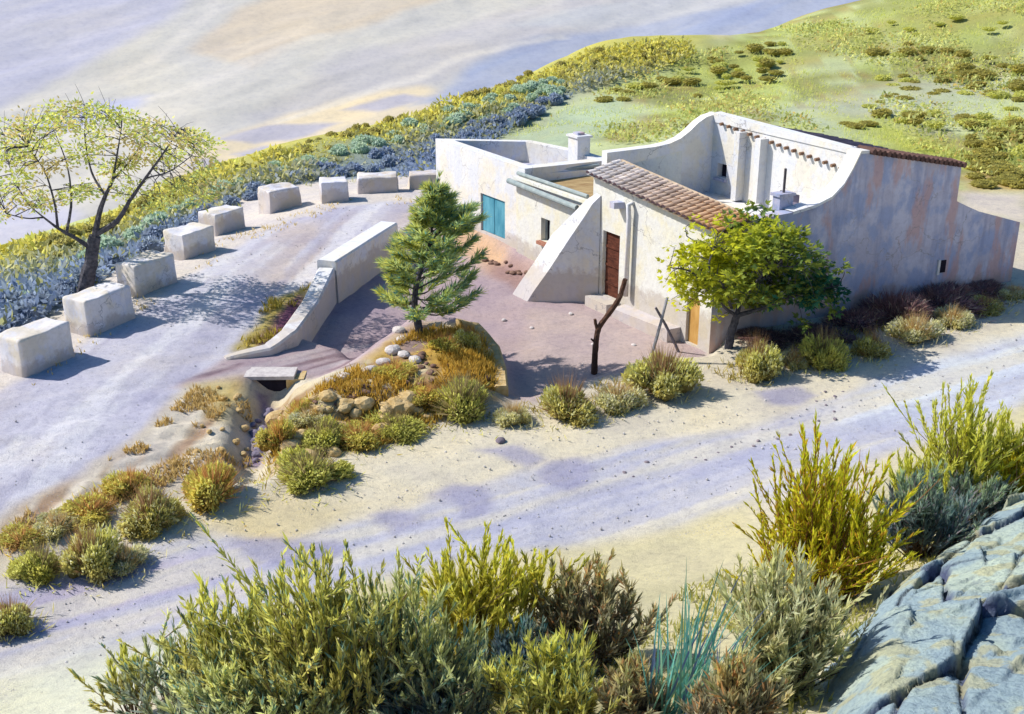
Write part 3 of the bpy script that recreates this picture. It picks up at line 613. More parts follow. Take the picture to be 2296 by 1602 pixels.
# low end room
m = MB(); ez = [(7.8, 3.04), (8.2, 2.85), (8.7, 2.63), (10.3, 2.14)]
for (b0, za), (b1, zb) in zip(ez[:-1], ez[1:]):
    m.quad(h(.04, b0, ZB), h(.04, b1, ZB), h(.04, b1, zb), h(.04, b0, za)); m.quad(h(.04, b0, za), h(.04, b1, zb), h(4, b1, zb), h(4, b0, za))
m.quad(h(.04, 10.3, ZB), h(4, 10.3, ZB), h(4, 10.3, 2.14), h(.04, 10.3, 2.14)); hb(m, "end_wall", M_GREY, fixn=False)
m = MB(); hprism(m, [(0.0, 7.47), (0.0, 7.70), (-.02, 7.70), (-.02, 7.47)], .95, 1.32); w3 = hb(m, "window", M_DARK)
m = MB(); hprism(m, [(0.0, 7.40), (0.0, 7.47), (-.05, 7.47), (-.05, 7.40)], .9, 1.36); hb(m, "window_frame", M_WHITE, w3)
# court chimney by the road wall
m = MB(); hprism(m, [(.62, 2.2), (.36, 2.2), (.36, 2.62), (.62, 2.62)], 2.5, 3.62); hprism(m, [(.67, 2.15), (.33, 2.15), (.33, 2.67), (.67, 2.67)], 3.623, 3.70); c2 = hb(m, "chimney", M_GREY, label="small purple grey chimney in the court corner")  # grey plaster carries the chimney's shade in its colour
m = MB(); m.tube([h(.5, 2.42, 3.70), h(.5, 2.42, 4.35)], [.035, .035], 8, (.1, .09, .1)); hb(m, "flue_pipe", M_ATTR, c2)

# ------------------------------------------------------------------ roadside blocks
def icos(sub=2):
    import bmesh
    b = bmesh.new(); bmesh.ops.create_icosphere(b, subdivisions=sub, radius=1); v = [np.array(x.co) for x in b.verts]; f = [[y.index for y in x.verts] for x in b.faces]; b.free(); return v, f
ICO = {k: icos(k) for k in (1, 2, 3)}
def block_mesh(L, W, H, seed):
    import bmesh
    b = bmesh.new(); bmesh.ops.create_cube(b, size=1)
    for v in b.verts: v.co = Vector((v.co.x*W*(1.0 if v.co.z > 0 else 1.1), v.co.y*L*(1.0 if v.co.z > 0 else 1.06), (v.co.z+.5)*H-(.25 if v.co.z < 0 else 0)))
    bmesh.ops.bevel(b, geom=b.edges[:], offset=.06, segments=3, affect='EDGES', profile=.6)
    bmesh.ops.subdivide_edges(b, edges=[e for e in b.edges if e.calc_length() > .25], cuts=6, use_grid_fill=True)
    rg = np.random.RandomState(seed); ph = rg.rand(6)*9
    for v in b.verts:
        n = fbm(v.co.x*2.4+ph[0]+v.co.z*1.3, v.co.y*2.4+ph[1]-v.co.z, seed, 4)-.5
        v.co += v.normal*float(n)*.15; v.co.z += float(vnoise(v.co.x*1.2+ph[2], v.co.y*1.2+ph[3]))*.06-.03
    me = bpy.data.meshes.new("roadside_block"); bmesh.ops.recalc_face_normals(b, faces=b.faces); b.to_mesh(me); b.free()
    me.polygons.foreach_set("use_smooth", [True]*len(me.polygons)); me.materials.append(M_BLOCK); return me
BL = [((88,818),1.5,.8,.95,"nearest and largest whitewashed stone block at the left edge of the upper road"),
      ((226,728),1.5,.85,.93,"second whitewashed block from the near end, right of the bare tree trunk"),
      ((330,645),1.45,.85,.88,"third whitewashed block from the near end of the row, with a wide blue shadow"),
      ((428,570),1.3,.9,.85,"fourth whitewashed block from the near end, close beside a similar block behind it"),
      ((500,523),1.3,.9,.85,"fifth whitewashed block from the near end, overlapped by the block in front of it"),
      ((628,470),1.25,.9,.85,"ochre stained whitewashed block at the outside of the road bend"),
      ((750,450),1.0,.9,.80,"squarish whitewashed block on the far bend between two others"),
      ((848,430),1.5,.9,.65,"low long whitewashed block on the far bend near the house"),
      ((955,422),1.3,.9,.62,"farthest whitewashed block half hidden beside the house corner")]
bp = [hit(*q[0]) for q in BL]
for i, (q, L, W, Hh, lab) in enumerate(BL):
    a_, c_ = bp[max(i-1, 0)], bp[min(i+1, len(bp)-1)]; d = c_-a_
    rz = -math.radians([30, 31, 32, 34, 36, 52, 78, 84, 84][i])
    o = bpy.data.objects.new("roadside_block", block_mesh(L, W, Hh, i+2)); COL.objects.link(o)
    o.location = [float(t) for t in bp[i]]; o.rotation_euler = (0, 0, rz); tag(o, lab, "stone block", "whitewashed blocks lining the upper road")

# ------------------------------------------------------------------ white driveway wall
WP = [atz(u, v, .3)[:2] for u, v in WALL_D]
def sweep(pts, tops, th, zb, nsub=5):
    m = MB(); P = []; T = []; H_ = []
    for i in range(len(pts)-1):
        for k in range(nsub):
            t = k/nsub; P.append(pts[i]*(1-t)+pts[i+1]*t); T.append(tops[i]*(1-t)+tops[i+1]*t); H_.append(th[i]*(1-t)+th[i+1]*t)
    P.append(pts[-1]); T.append(tops[-1]); H_.append(th[-1]); P = np.array(P); R = []
    for i in range(len(P)):
        d = P[min(i+1, len(P)-1)]-P[max(i-1, 0)]; d = d/np.linalg.norm(d); n = np.array([-d[1], d[0]]); w_ = H_[i]/2; z = T[i]+.03*(vnoise(i*.7, 3.1)-.5); bv = .05
        R.append([(*(P[i]-n*w_*1.08), zb), (*(P[i]-n*w_), z-bv), (*(P[i]-n*(w_-bv)), z), (*(P[i]+n*(w_-bv)), z), (*(P[i]+n*w_), z-bv), (*(P[i]+n*w_*1.08), zb)])
    vs = [p for r in R for p in r]; k = 6
    fs = [(i*k+j, i*k+j+1, (i+1)*k+j+1, (i+1)*k+j) for i in range(len(R)-1) for j in range(k-1)]+[tuple(range(k)), tuple(range((len(R)-1)*k, len(R)*k))]
    m.add(vs, fs); return m
dw = empty("driveway_wall", (*WP[1], 0), label="white low wall stepping down and curling round beside the yard drive", cat="wall")
loc0 = np.array([*WP[1], 0])
sweep([WP[0]+(WP[0]-WP[1])*.1, WP[1]], [1.06, 1.06], [.62, .62], -1.2).build("parapet", M_WHITE, dw, loc=loc0, fixn=True)
q0 = WP[1]*.97+WP[2]*.03
sweep([q0, WP[2], WP[3], WP[4], WP[5]], [.86, zat(*WP[2])+.62, zat(*WP[3])+.42, zat(*WP[4])+.18, zat(*WP[5])+.06], [.5, .48, .44, .40, .26], -1.2, 6).build("ramp_wall", M_WHITE, dw, loc=loc0, fixn=True)

# ------------------------------------------------------------------ culvert
M_STONE = rough("dark_fieldstone", alb(110, 100, 116, 1.1), alb(160, 148, 150, 1.1), 7, .8, .03); M_BSTONE = rough("brown_fieldstone", alb(112, 84, 74, 1.1), alb(158, 126, 108, 1.1), 7, .8, .03); M_PSTONE = rough("pale_fieldstone", alb(196, 186, 184), alb(232, 224, 218), 7, .8, .03)
M_OSTONE = rough("ochre_rubble", alb(196, 160, 96), alb(232, 206, 156), 5, .9, .05); M_VSTONE = rough("violet_stone", alb(110, 102, 124), alb(158, 150, 168), 6, .9, .05)
cp = hit(604, 893)
CZ = float(cp[2]); Y0 = cp[1]+.1; SB = CZ+.44; CT_ = SB+.09
cu = empty("culvert", (cp[0], cp[1], CZ), label="small stone culvert with a dark block as its shaded opening under the drive", cat="culvert")
lc = np.array([cp[0], cp[1], CZ])
def bx(m, x0, x1, y0, y1, z0, z1, col=(.6, .58, .6)):
    m.prism([(x0, y0), (x1, y0+.03), (x1, y1), (x0, y1)], z0, z1, col)
m = MB(); X0 = cp[0]-.85; X1 = cp[0]+.85
bx(m, X0, cp[0]-.40, Y0, Y0+.55, -1.5, SB-.003); m.build("side_wall", M_OSTONE, cu, loc=lc)
m = MB(); bx(m, cp[0]+.42, X1, Y0, Y0+.55, -1.5, SB-.003); m.build("side_wall", M_OSTONE, cu, loc=lc)
m = MB(); bx(m, cp[0]-.60, cp[0]+.62, Y0-.06, Y0+.58, SB, CT_); m.build("lintel_slab", M_PSTONE, cu, loc=lc)
m = MB(); bx(m, cp[0]-.397, cp[0]+.417, Y0+.04, Y0+.5, -1.5, SB-.003); m.build("opening_shade_block", M_DARK, cu, loc=lc)  # solid dark block standing for the shade inside the culvert
# low stone wall holding the right shoulder of the mound
mp = [hit(u, v)[:2] for u, v in ((1030,736),(1066,745),(1106,792),(1120,840),(1124,884))]
mw = sweep(mp, [zat(*p)+.22 for p in mp], [.34]*5, -1.2, 4).build("retaining_wall", M_OSTONE, None, loc=np.array([*mp[0], 0]), fixn=True)
tag(mw, "low cream stone wall holding the right shoulder of the mound", "wall")

# ------------------------------------------------------------------ dry bushes
def dome_bush(seed, n, pal, W=.035, L=.34, flat=.85, pts=.55, core=True):
    rg = random.Random(seed); m = MB(); nr = np.random.RandomState(seed)
    lobes = [(np.array([rg.uniform(-.62, .62), rg.uniform(-.62, .62), rg.uniform(.05, .42)]), rg.uniform(.28, .58)) for _ in range(8)]+[(np.array([0, 0, .2]), .62)]
    for i in range(n):
        c, r = rg.choice(lobes)
        d = nr.normal(size=3); d[2] = abs(d[2])*.9-.15; d /= np.linalg.norm(d)
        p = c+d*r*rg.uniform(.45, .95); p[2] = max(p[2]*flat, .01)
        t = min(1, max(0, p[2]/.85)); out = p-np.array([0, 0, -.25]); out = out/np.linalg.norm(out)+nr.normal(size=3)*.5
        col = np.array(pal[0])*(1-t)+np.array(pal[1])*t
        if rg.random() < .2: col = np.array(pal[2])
        m.leaf(p, out, L*rg.uniform(.5, 1.1), W*rg.uniform(.7, 1.6), col*rg.uniform(.7, 1.25), rg=rg)
    for i in range(int(n*.08)):
        a = rg.uniform(0, 6.28); el = rg.uniform(.25, 1.4); d = np.array([math.cos(a)*math.cos(el), math.sin(a)*math.cos(el), math.sin(el)])
        m.leaf(d*.1, d, rg.uniform(.7, 1.1), .022, np.array(pal[3])*rg.uniform(.7, 1.2), rg=rg)
    if core:
        for c, r in lobes:
            v, f = ICO[2]; vv = [c*np.array([1, 1, flat])+p*r*.62*(1+.35*(float(vnoise(p[0]*3+seed, p[1]*3+p[2]*2))-.5))*np.array([1, 1, flat]) for p in v]
            m.add(vv, f, np.array(pal[0])*.62)
    return m
KHAKI = (alb(150,138,84,.48), alb(210,194,100,.48), alb(226,212,138,.52), alb(140,112,82,.6))
OCHRE = (alb(168,142,80,.52), alb(226,188,92,.52), alb(236,196,104,.52), alb(176,130,84,.6))
PALE = (alb(182,170,110,.52), alb(226,216,146,.52), alb(236,226,166,.52), alb(176,150,106,.6))
GREENK = (alb(146,142,80,.48), alb(204,198,90,.48), alb(216,212,104,.52), alb(134,120,86,.6))
DRY = (alb(112,86,94,.62), alb(152,120,116,.62), alb(170,152,136,.62), alb(126,94,92,.65))
PAL = {'k': KHAKI, 'o': OCHRE, 'p': PALE, 'g': GREENK, 'd': DRY}
protos = {}
for key, pal in PAL.items():
    for j in range(3):
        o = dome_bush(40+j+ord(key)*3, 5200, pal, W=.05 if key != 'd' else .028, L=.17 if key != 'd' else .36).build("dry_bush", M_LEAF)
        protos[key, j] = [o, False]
def put(key, j, u, v, wpx, hpx, lab, group, name="dry_bush", cat="bush"):
    j = int(u*7+v) % 3
    pr = protos[key, j]
    o = pr[0] if not pr[1] else pr[0].copy()
    if pr[1]: COL.objects.link(o)
    pr[1] = True
    p = hit(u, v); s = mpp(p); W_ = wpx*s/2/1.0; dep = math.atan2(CH-p[2], p[1])
    Hh = max(hpx*s-.35*W_*math.sin(dep), .25*W_)/math.cos(dep)
    o.location = (float(p[0]), float(p[1]+W_*.45), float(zat(p[0], p[1]+W_*.45))-.05); o.scale = (W_*rnd.uniform(.9, 1.12), W_*rnd.uniform(.85, 1.1), Hh*rnd.uniform(.95, 1.15)); o.rotation_euler = (0, 0, rnd.uniform(0, 6.28))
    BUSH.append((float(p[0]), float(p[1]+W_*.45), W_, key)); o.name = name; return tag(o, lab, cat, group)
BUSH = []
G1 = "dry bushes along the far verge of the lower road"
ROW = [('g',0,1032,952,165,105,"round olive green bush at the right foot of the stony mound"),('p',0,1150,955,85,62,"small pale bush filling the gap at the end of the mound"),
 ('k',0,1270,948,155,112,"big khaki bush straight in front of the forked post"),('p',1,1385,925,120,76,"pale straw bush beside the foot of the forked post"),
 ('k',1,1490,892,150,112,"large brownish khaki bush hiding the feet of the crossed sticks"),('k',0,1700,852,115,92,"rounded khaki bush below the fig tree trunk"),
 ('p',0,1782,832,80,52,"low pale bush between two rounder khaki ones below the fig tree"),('g',1,1852,832,115,92,"dome shaped khaki green bush in front of the dry brushwood"),
 ('k',1,1955,806,95,76,"khaki bush right of the dome shaped one on the road edge"),('p',1,2060,772,120,72,"pale spreading bush below the large brown brush heap"),
 ('p',0,2140,738,105,52,"low pale bush under the second brush heap by the long wall"),('k',0,2215,702,110,40,"flat khaki bush on the verge near the wall end"),('p',1,2280,672,80,32,"last flat pale bush at the right edge of the verge")]
for r in ROW: put(*r, G1)
G2 = "brown brushwood heaps along the foot of the long wall"
for r in [('d',0,1740,775,150,26,"low strip of brown brushwood behind the fig tree trunk"),('d',1,1850,772,150,34,"low brown brushwood strip right of the fig tree crown"),('d',0,1925,735,120,44,"dark brushwood rising toward the two tall heaps"),
          ('d',1,2012,728,140,74,"tall rounded heap of brown brush against the long wall"),('d',0,2110,700,170,60,"wide brown brush heap under the little wall window"),('d',1,2215,672,150,32,"thin trail of brown brush toward the wall end")]:
    put(*r, G2, "brush_heap", "brush heap")
G3 = "dry bushes between the two roads on the left"
for r in [('g',1,685,1100,185,92,"wide olive green tussock at the left end of the lower road verge"),('o',0,470,1140,185,112,"spiky tussock with an orange top in front of the culvert ditch"),('k',1,330,1198,165,110,"rounded khaki bush with deep shadow left of the orange topped one"),
          ('o',1,285,1120,120,66,"orange brown bush behind the khaki one on the bank"),('o',0,195,1170,130,56,"small ochre bush higher on the left bank"),('p',0,120,1205,110,50,"pale ochre bush near the left edge of the bank"),
          ('k',0,190,1300,150,125,"tall khaki bush left of the road casting a fan of shadow"),('g',0,85,1305,130,92,"yellow green bush at the left side of the lower road"),('p',1,270,1290,120,62,"low pale bush right of the tall khaki one"),
          ('k',1,15,1430,120,84,"khaki bush cut by the left edge beside the lower road"),('o',1,40,1230,110,42,"flat ochre bush on the far left bank")]:
    put(*r, G3)
G4 = "ochre bushes growing over the stony mound"
for r in [('o',0,672,940,70,46,"rounded ochre bush just right of the culvert"),('o',1,625,1010,100,80,"ochre bush halfway down the ditch side"),('g',0,720,1010,130,76,"olive bush on the lower left flank of the mound"),('o',1,800,1005,150,66,"long orange bush at the road side of the mound"),
          ('g',1,880,985,150,62,"green gold bush along the road foot of the mound"),('o',0,955,925,110,46,"small golden bush above the road foot of the mound"),('p',1,690,960,90,44,"pale grey green bush amid the ochre ones on the mound"),('o',1,1000,790,110,42,"golden bush at the top of the mound below the pine"),('o',0,880,850,120,40,"golden low bush in the middle of the mound"),('k',0,1050,785,70,56,"khaki clump at the right shoulder of the mound")]:
    put(*r, G4)
used_meshes = [k for k, v in protos.items() if not v[1]]
for k in used_meshes: bpy.data.objects.remove(protos[k][0])

# ------------------------------------------------------------------ little bushes on the hills
def tiny_bush(seed, col):
    rg = random.Random(seed); m = MB(); v, f = ICO[2]
    vv = [p*np.array([1, 1, .8])*(.86+.5*(float(fbm(p[0]*2+seed, p[1]*2+p[2]*3, seed, 3))-.5))+np.array([0, 0, .5]) for p in v]
    m.add(vv, f, np.array(col)*.8)
    for i in range(150):
        d = np.array([rg.gauss(0, 1), rg.gauss(0, 1), abs(rg.gauss(0, 1))]); d /= np.linalg.norm(d)
        m.leaf(d*np.array([1, 1, .8])*.72+np.array([0, 0, .5]), d+np.array([rg.gauss(0, .6), rg.gauss(0, .6), rg.gauss(0, .6)]), .42, .2, np.array(col)*rg.uniform(.6, 1.35), rg=rg)
    return m
HC = {'blue': alb(138,150,168,.62), 'green': alb(166,184,160,.58), 'yellow': alb(166,158,96,.6), 'olive': alb(158,150,82,.6), 'lime': alb(190,190,108,.58)}  # blue holds the flank's shadow tone in the leaf colour
HB = {k: [tiny_bush(100+i*3+j, c).build({'blue': 'shade_tinted_bush', 'green': 'green_bush', 'yellow': 'tawny_bush', 'olive': 'olive_bush', 'lime': 'lime_bush'}[k], M_LEAF) for j in range(2)] for i, (k, c) in enumerate(HC.items())}
HU = {}
def scatter(D, n, kind, smin, smax, lab, grp, seed, flat=(.8, 1.2), stretch=1.0, mind=.6):
    rg = random.Random(seed); us = [p[0] for p in D]; vs = [p[1] for p in D]; PD = np.array(D, float); k = 0; tries = 0; acc = []
    while k < n and tries < n*40:
        tries += 1; u = rg.uniform(min(us), max(us)); v = rg.uniform(min(vs), max(vs))
        if poly_sd(np.array([u]), np.array([v]), PD)[0] < 0: continue
        p = hit(u, v)
        if p[1] < 30 or any((p[0]-q[0])**2+(p[1]-q[1])**2 < mind**2 for q in acc): continue
        if kind in ('olive', 'lime') and len(D) > 5 and vnoise(p[0]*.22, p[1]*.13, 9) < .42: continue
        acc.append(p); j = k % 2; o = HB[kind][j]
        if (kind, j) in HU: o = o.copy(); COL.objects.link(o)
        HU[kind, j] = 1
        s = rg.uniform(smin, smax); o.location = (float(p[0]), float(p[1]), float(p[2])-.1*s); o.scale = (s*stretch*rg.uniform(.85, 1.3), s*rg.uniform(.85, 1.15), s*rg.uniform(*flat)); o.rotation_euler = (0, 0, rg.uniform(-.5, .5))
        tag(o, lab, "bush", grp); k += 1
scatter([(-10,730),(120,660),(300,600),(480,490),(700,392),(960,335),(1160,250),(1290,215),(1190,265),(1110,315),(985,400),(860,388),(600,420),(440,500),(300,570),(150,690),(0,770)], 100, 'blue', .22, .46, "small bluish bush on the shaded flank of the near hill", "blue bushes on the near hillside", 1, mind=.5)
scatter([(40,620),(300,520),(600,390),(960,280),(1250,175),(1300,210),(1100,280),(700,380),(440,480),(200,600)], 70, 'green', .25, .5, "small grey green bush halfway up the near hill", "grey green bushes on the near hillside", 2, mind=.6)
scatter([(60,580),(420,412),(760,305),(1000,240),(1330,120),(1560,108),(1500,150),(1330,175),(1000,275),(700,355),(420,445),(100,600)], 110, 'yellow', .18, .38, "small tawny bush along the sunlit crest of the near hill", "tawny bushes on the crest of the near hill", 3)
scatter([(1160,300),(1330,220),(1600,130),(1900,60),(2296,150),(2296,420),(2170,370),(1930,290),(1600,255),(1500,320),(1330,330)], 85, 'olive', .22, .5, "low olive brown bush on the green hill behind the house", "olive bushes on the green hill", 4, (.5, .8), 1.25)
scatter([(1400,200),(1700,110),(2100,20),(2296,60),(2296,400),(2000,290),(1700,250)], 55, 'lime', .2, .45, "low yellow green bush on the green hill behind the house", "yellow green bushes on the green hill", 5, (.45, .75), 1.3)
scatter([(2160,385),(2296,380),(2296,425),(2180,425)], 9, 'olive', .3, .5, "small bush in the tan field beyond the end room", "bushes in the tan field", 6, (.5, .7), 1.3, mind=.3)

# ------------------------------------------------------------------ trees
def bez(pts, n=4):
    out = []; P = [np.asarray(p, float) for p in pts]; P = [2*P[0]-P[1]]+P+[2*P[-1]-P[-2]]
    for i in range(1, len(P)-2):
        for k in range(n):
            t = k/n; a, b, c, d = P[i-1:i+3]
            out.append(.5*((2*b)+(c-a)*t+(2*a-5*b+4*c-d)*t*t+(3*b-a-3*c+d)*t**3))
    out.append(P[-2]); return out
def limb(m, pts, r0, r1, n=8, rg=rnd, col=(.5, .5, .5), sm=5):
    B = bez(pts, sm); k = len(B); m.tube(B, [r0+(r1-r0)*(i/(k-1))**.8 for i in range(k)], n, col, jit=.12, rg=rg); return B
# pine
pb = hit(942, 748); py = pb[1]; rg = random.Random(11)
T = lambda u, v, dy=0: aty(u, v, py+dy)
pine = empty("pine_tree", pb, label="young pine with a curved trunk standing at the head of the stony mound", cat="pine tree")
m = MB(); tk = limb(m, [pb+np.array([0, 0, -.2]), T(938,730), T(930,690), T(934,640), T(952,585,.1), T(968,530), T(966,480), T(984,400)], .13, .015)
fo = MB(); wood = m
tk = np.array(tk)
def needles(p, d, n, L, t):
    for _ in range(n):
        dd = d/np.linalg.norm(d)+np.array([rg.gauss(0, .38), rg.gauss(0, .38), rg.gauss(0, .3)+.18])
        u = rg.random()
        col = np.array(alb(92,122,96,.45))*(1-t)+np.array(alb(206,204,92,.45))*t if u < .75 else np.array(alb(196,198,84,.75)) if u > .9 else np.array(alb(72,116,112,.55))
        fo.leaf(p, dd, L*rg.uniform(.7, 1.25), .028, col*rg.uniform(.7, 1.25), rg=rg)
nb = 62
for i in range(nb):
    t = .27+.71*(i/nb); p = tk[int(t*(len(tk)-1))]
    prof = 1.72*math.sin(math.pi*min(1, .30+.70*(t-.2)/.8*.98))**.8 if t > .3 else 1.5
    prof = max(.22, prof*(1.12-.75*(t-.2)))
    az = i*2.4+rg.uniform(-.3, .3); hd = np.array([math.cos(az), math.sin(az), 0]); Lb = prof*rg.uniform(.75, 1.08)*(.58 if hd[0] < -.3 else .92 if hd[0] > .3 else .8)*rg.choice((.7, 1, 1.1)); up0 = -.05 if t < .4 else .25
    pts = [p, p+hd*Lb*.4+np.array([0, 0, Lb*(up0-.02)]), p+hd*Lb*.75+np.array([0, 0, Lb*(up0+.12)]), p+hd*Lb+np.array([0, 0, Lb*(up0+.34)])]
    B = limb(wood, pts, .032*(1.2-t), .006, 4, rg, sm=4); K = len(B)
    lit = .25+.5*max(0, -hd[0])+.25*t  # boughs toward the sun get lighter painted needles
    for k in range(2, K):
        for s in range(2):
            side = np.array([-hd[1], hd[0], 0])*rg.uniform(-1, 1)*.8+hd*.7+np.array([0, 0, .3]); Ls = rg.uniform(.12, .42)*min(1, Lb)
            q = B[k]; e = q+side*Ls
            for z in (.35, .7, 1.0): needles(q*(1-z)+e*z, side, 6, .26, min(1, max(0, lit+rg.uniform(-.25, .25))))
    needles(B[-1], B[-1]-B[-2], 10, .3, min(1, lit+.2))
for k in range(-8, 0): needles(tk[k], np.array([0, 0, 1.]), 9, .26, .6)
wood.build("trunk", M_BARK, pine, loc=pb); fo.build("crown", M_LEAF, pine, loc=pb)

# fig tree
fb = hit(1632, 783); fy = fb[1]; rg = random.Random(21); T = lambda u, v, dy=0: aty(u, v, fy+dy)
fig = empty("fig_tree", fb, label="leafy fig tree with a leaning trunk in front of the house corner", cat="fig tree")
wood = MB(); fo = MB(); J = []
t0 = limb(wood, [fb+np.array([0, 0, -.15]), T(1640,745), T(1652,708)], .13, .09)
for pts, r in (([T(1652,708), T(1625,690,-.2), T(1590,650,-.3), T(1550,610,-.3), T(1500,600,-.4)], .06), ([T(1652,708), T(1665,650,.2), T(1655,580,.3), T(1670,510,.3)], .065), ([T(1652,708), T(1715,690,-.1), T(1780,665,-.2), T(1840,650,.1), T(1880,640,.1)], .065),
               ([T(1655,690), T(1690,640,.7), T(1750,590,.9), T(1800,560,.9)], .05), ([T(1640,690), T(1610,620,.8), T(1580,560,.8), T(1540,530,.5)], .05), ([T(1660,680), T(1690,640,-.8), T(1730,600,-1.1), T(1790,600,-1.1)], .05), ([T(1640,690), T(1620,640,-.9), T(1590,600,-1.0), T(1600,560,-.9)], .045)):
    J += limb(wood, pts, r, .015, 6, rg)
J = np.array(J)
def fig_leaf(p, d, s, col):
    n = np.array([rg.gauss(0, .5), rg.gauss(0, .5), 1.0]); x = np.cross(d, n); x /= np.linalg.norm(x)+1e-9
    for k, (a, l) in enumerate(((0, 1), (.75, .72), (-.75, .72))):
        fo.leaf(p, d*math.cos(a)+x*math.sin(a), s*l, s*.42, col*(1-.06*k), nrm=n, rg=rg)
cl = []
while len(cl) < 230:
    x, y, z = rg.uniform(-1, 1), rg.uniform(-1, 1), rg.uniform(-1, 1)
    r2 = x*x+y*y+z*z
    if r2 > .62+.7*vnoise(x*2.3+5, y*2.3+z*2.9, 4) or r2 < .12 or z < -.62: continue
    u = 1702+x*190; v = 622-z*105+x*14+(-16 if abs(x) < .5 and z > 0 else 0); cl.append((T(u, v, y*1.6), x, z))
for u, v in [(1495,598),(1492,632),(1512,556),(1528,640),(1535,520),(1505,672),(1560,500),(1670,478),(1700,470),(1720,490),(1640,500),(1530,690),(1610,715),(1590,500),(1520,580),(1885,600),(1870,690),(1800,725)]:
    cl.append((T(u, v, rg.uniform(-.6, .6)), -1 if u < 1640 else .5, .3))
for c, x, z in cl:
    q = J[np.argmin(((J-c)**2).sum(1))]; md = (q+c)/2+np.array([rg.gauss(0, .08), rg.gauss(0, .08), .08]); limb(wood, [q, md, c], .014, .006, 4, rg, sm=3)
    for _ in range(26 if abs(x) < .98 else 7):
        d = np.array([rg.gauss(0, 1), rg.gauss(0, 1), rg.gauss(0, .6)]); d /= np.linalg.norm(d)
        t = min(1, max(0, .47-.48*x+.30*z+rg.uniform(-.25, .25)))  # sunny left and top, shaded right painted into the leaf colour
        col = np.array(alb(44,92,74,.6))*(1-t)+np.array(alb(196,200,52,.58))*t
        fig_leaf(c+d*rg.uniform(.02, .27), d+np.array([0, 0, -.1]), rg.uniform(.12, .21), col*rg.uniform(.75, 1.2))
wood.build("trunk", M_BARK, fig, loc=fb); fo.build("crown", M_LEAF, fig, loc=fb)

# sparse tree at the left
lb = hit(186, 662); ly = lb[1]; rg = random.Random(31); T = lambda u, v, dy=0: aty(u, v, ly+dy)
lt = empty("almond_tree", lb, label="sparse spreading tree with a dark forked trunk behind the roadside blocks", cat="tree")
wood = MB(); fo = MB(); J = []
limb(wood, [lb+np.array([0, 0, -.4]), T(188,655), T(203,592), T(212,530)], .26, .17, 9, rg)
for pts, r in (([T(209,560), T(170,535,-.2), T(130,512,-.3), T(98,488,-.2), T(66,462,0)], .085), ([T(130,512,-.3), T(122,455,-.4), T(100,385,-.5), T(62,330,-.4)], .045), ([T(212,535), T(222,482), T(236,440,.2), T(252,405,.3), T(262,350,.3), T(272,290,.4)], .11),
               ([T(216,525), T(262,496,-.2), T(290,452,-.3), T(312,420,-.4), T(342,378,-.5), T(376,330,-.4), T(402,290,-.3)], .09), ([T(236,440,.2), T(205,385,.8), T(190,305,1.0), T(196,255,1.0)], .04), ([T(312,420,-.4), T(330,400,.4), T(380,385,.9), T(430,350,1.1)], .035),
               ([T(66,462), T(40,420,.3), T(20,370,.5)], .03), ([T(98,488,-.2), T(60,490,-.8), T(15,480,-1.2)], .03), ([T(150,520,-.3), T(160,450,.6), T(150,370,.9), T(120,290,1.2)], .045), ([T(252,405,.3), T(300,350,1.2), T(330,290,1.5)], .035)):
    J += limb(wood, pts, r, .012, 6, rg)
J = np.array(J)
cl = [(-20,350),(-30,420),(-15,300),(0,440),(450,310),(455,400),(440,440),(30,330),(80,280),(120,255),(170,290),(245,245),(300,270),(350,285),(410,300),(440,350),(28,400),(60,440),(120,380),(180,345),(235,330),(300,345),(360,365),(400,410),(150,440),(90,462),(300,425),(250,395),(15,480),(345,450),(200,430),(60,300),(105,330),(220,290),(140,300),(330,330),(270,380),(380,340),(10,360),(45,370),(285,300),(425,320),(205,260),(160,250)]
for u, v in cl:
    for rep in range(3):
        tan_ = rg.random() < .3; c = T(u+rg.uniform(-26, 26), v+rg.uniform(-18, 18), rg.uniform(-1.6, 1.6)); q = J[np.argmin(((J-c)**2).sum(1))]
        md = (q+c)/2+np.array([rg.gauss(0, .12), rg.gauss(0, .12), .1]); limb(wood, [q, md, c], .016, .006, 4, rg, sm=3)
        for _q in range(3):
            e_ = c+np.array([rg.gauss(0, .25), rg.gauss(0, .25), rg.gauss(.08, .2)]); limb(wood, [md, (md+e_)/2+np.array([0, 0, .04]), e_], .009, .004, 3, rg, sm=2)
        for _ in range(58):
            d = np.array([rg.gauss(0, 1), rg.gauss(0, 1), rg.gauss(0, .55)])
            col = np.array(alb(206,178,122,.62)) if tan_ else np.array(alb(190,200,96,.58)) if rg.random() < .7 else np.array(alb(168,182,120,.58))
            fo.leaf(c+d*.17, d, rg.uniform(.08, .15), rg.uniform(.05, .09), col*rg.uniform(.75, 1.2), rg=rg)
wood.build("trunk", M_BARK, lt, loc=lb); fo.build("crown", M_LEAF, lt, loc=lb)
for (u, v, wpx, hpx, lab, kk) in [(25,700,80,70,"dark bush beyond the nearest block at the left edge",'blue'),(60,690,60,46,"grey green bush beyond the gap between the two nearest blocks",'green')]:
    o = HB[kk][0].copy(); COL.objects.link(o); p = hit(u, v); s = mpp(p)*wpx/2; o.location = [float(t) for t in p]; o.scale = (s, s, s*.9); tag(o, lab, "bush", "bushes behind the nearest blocks")

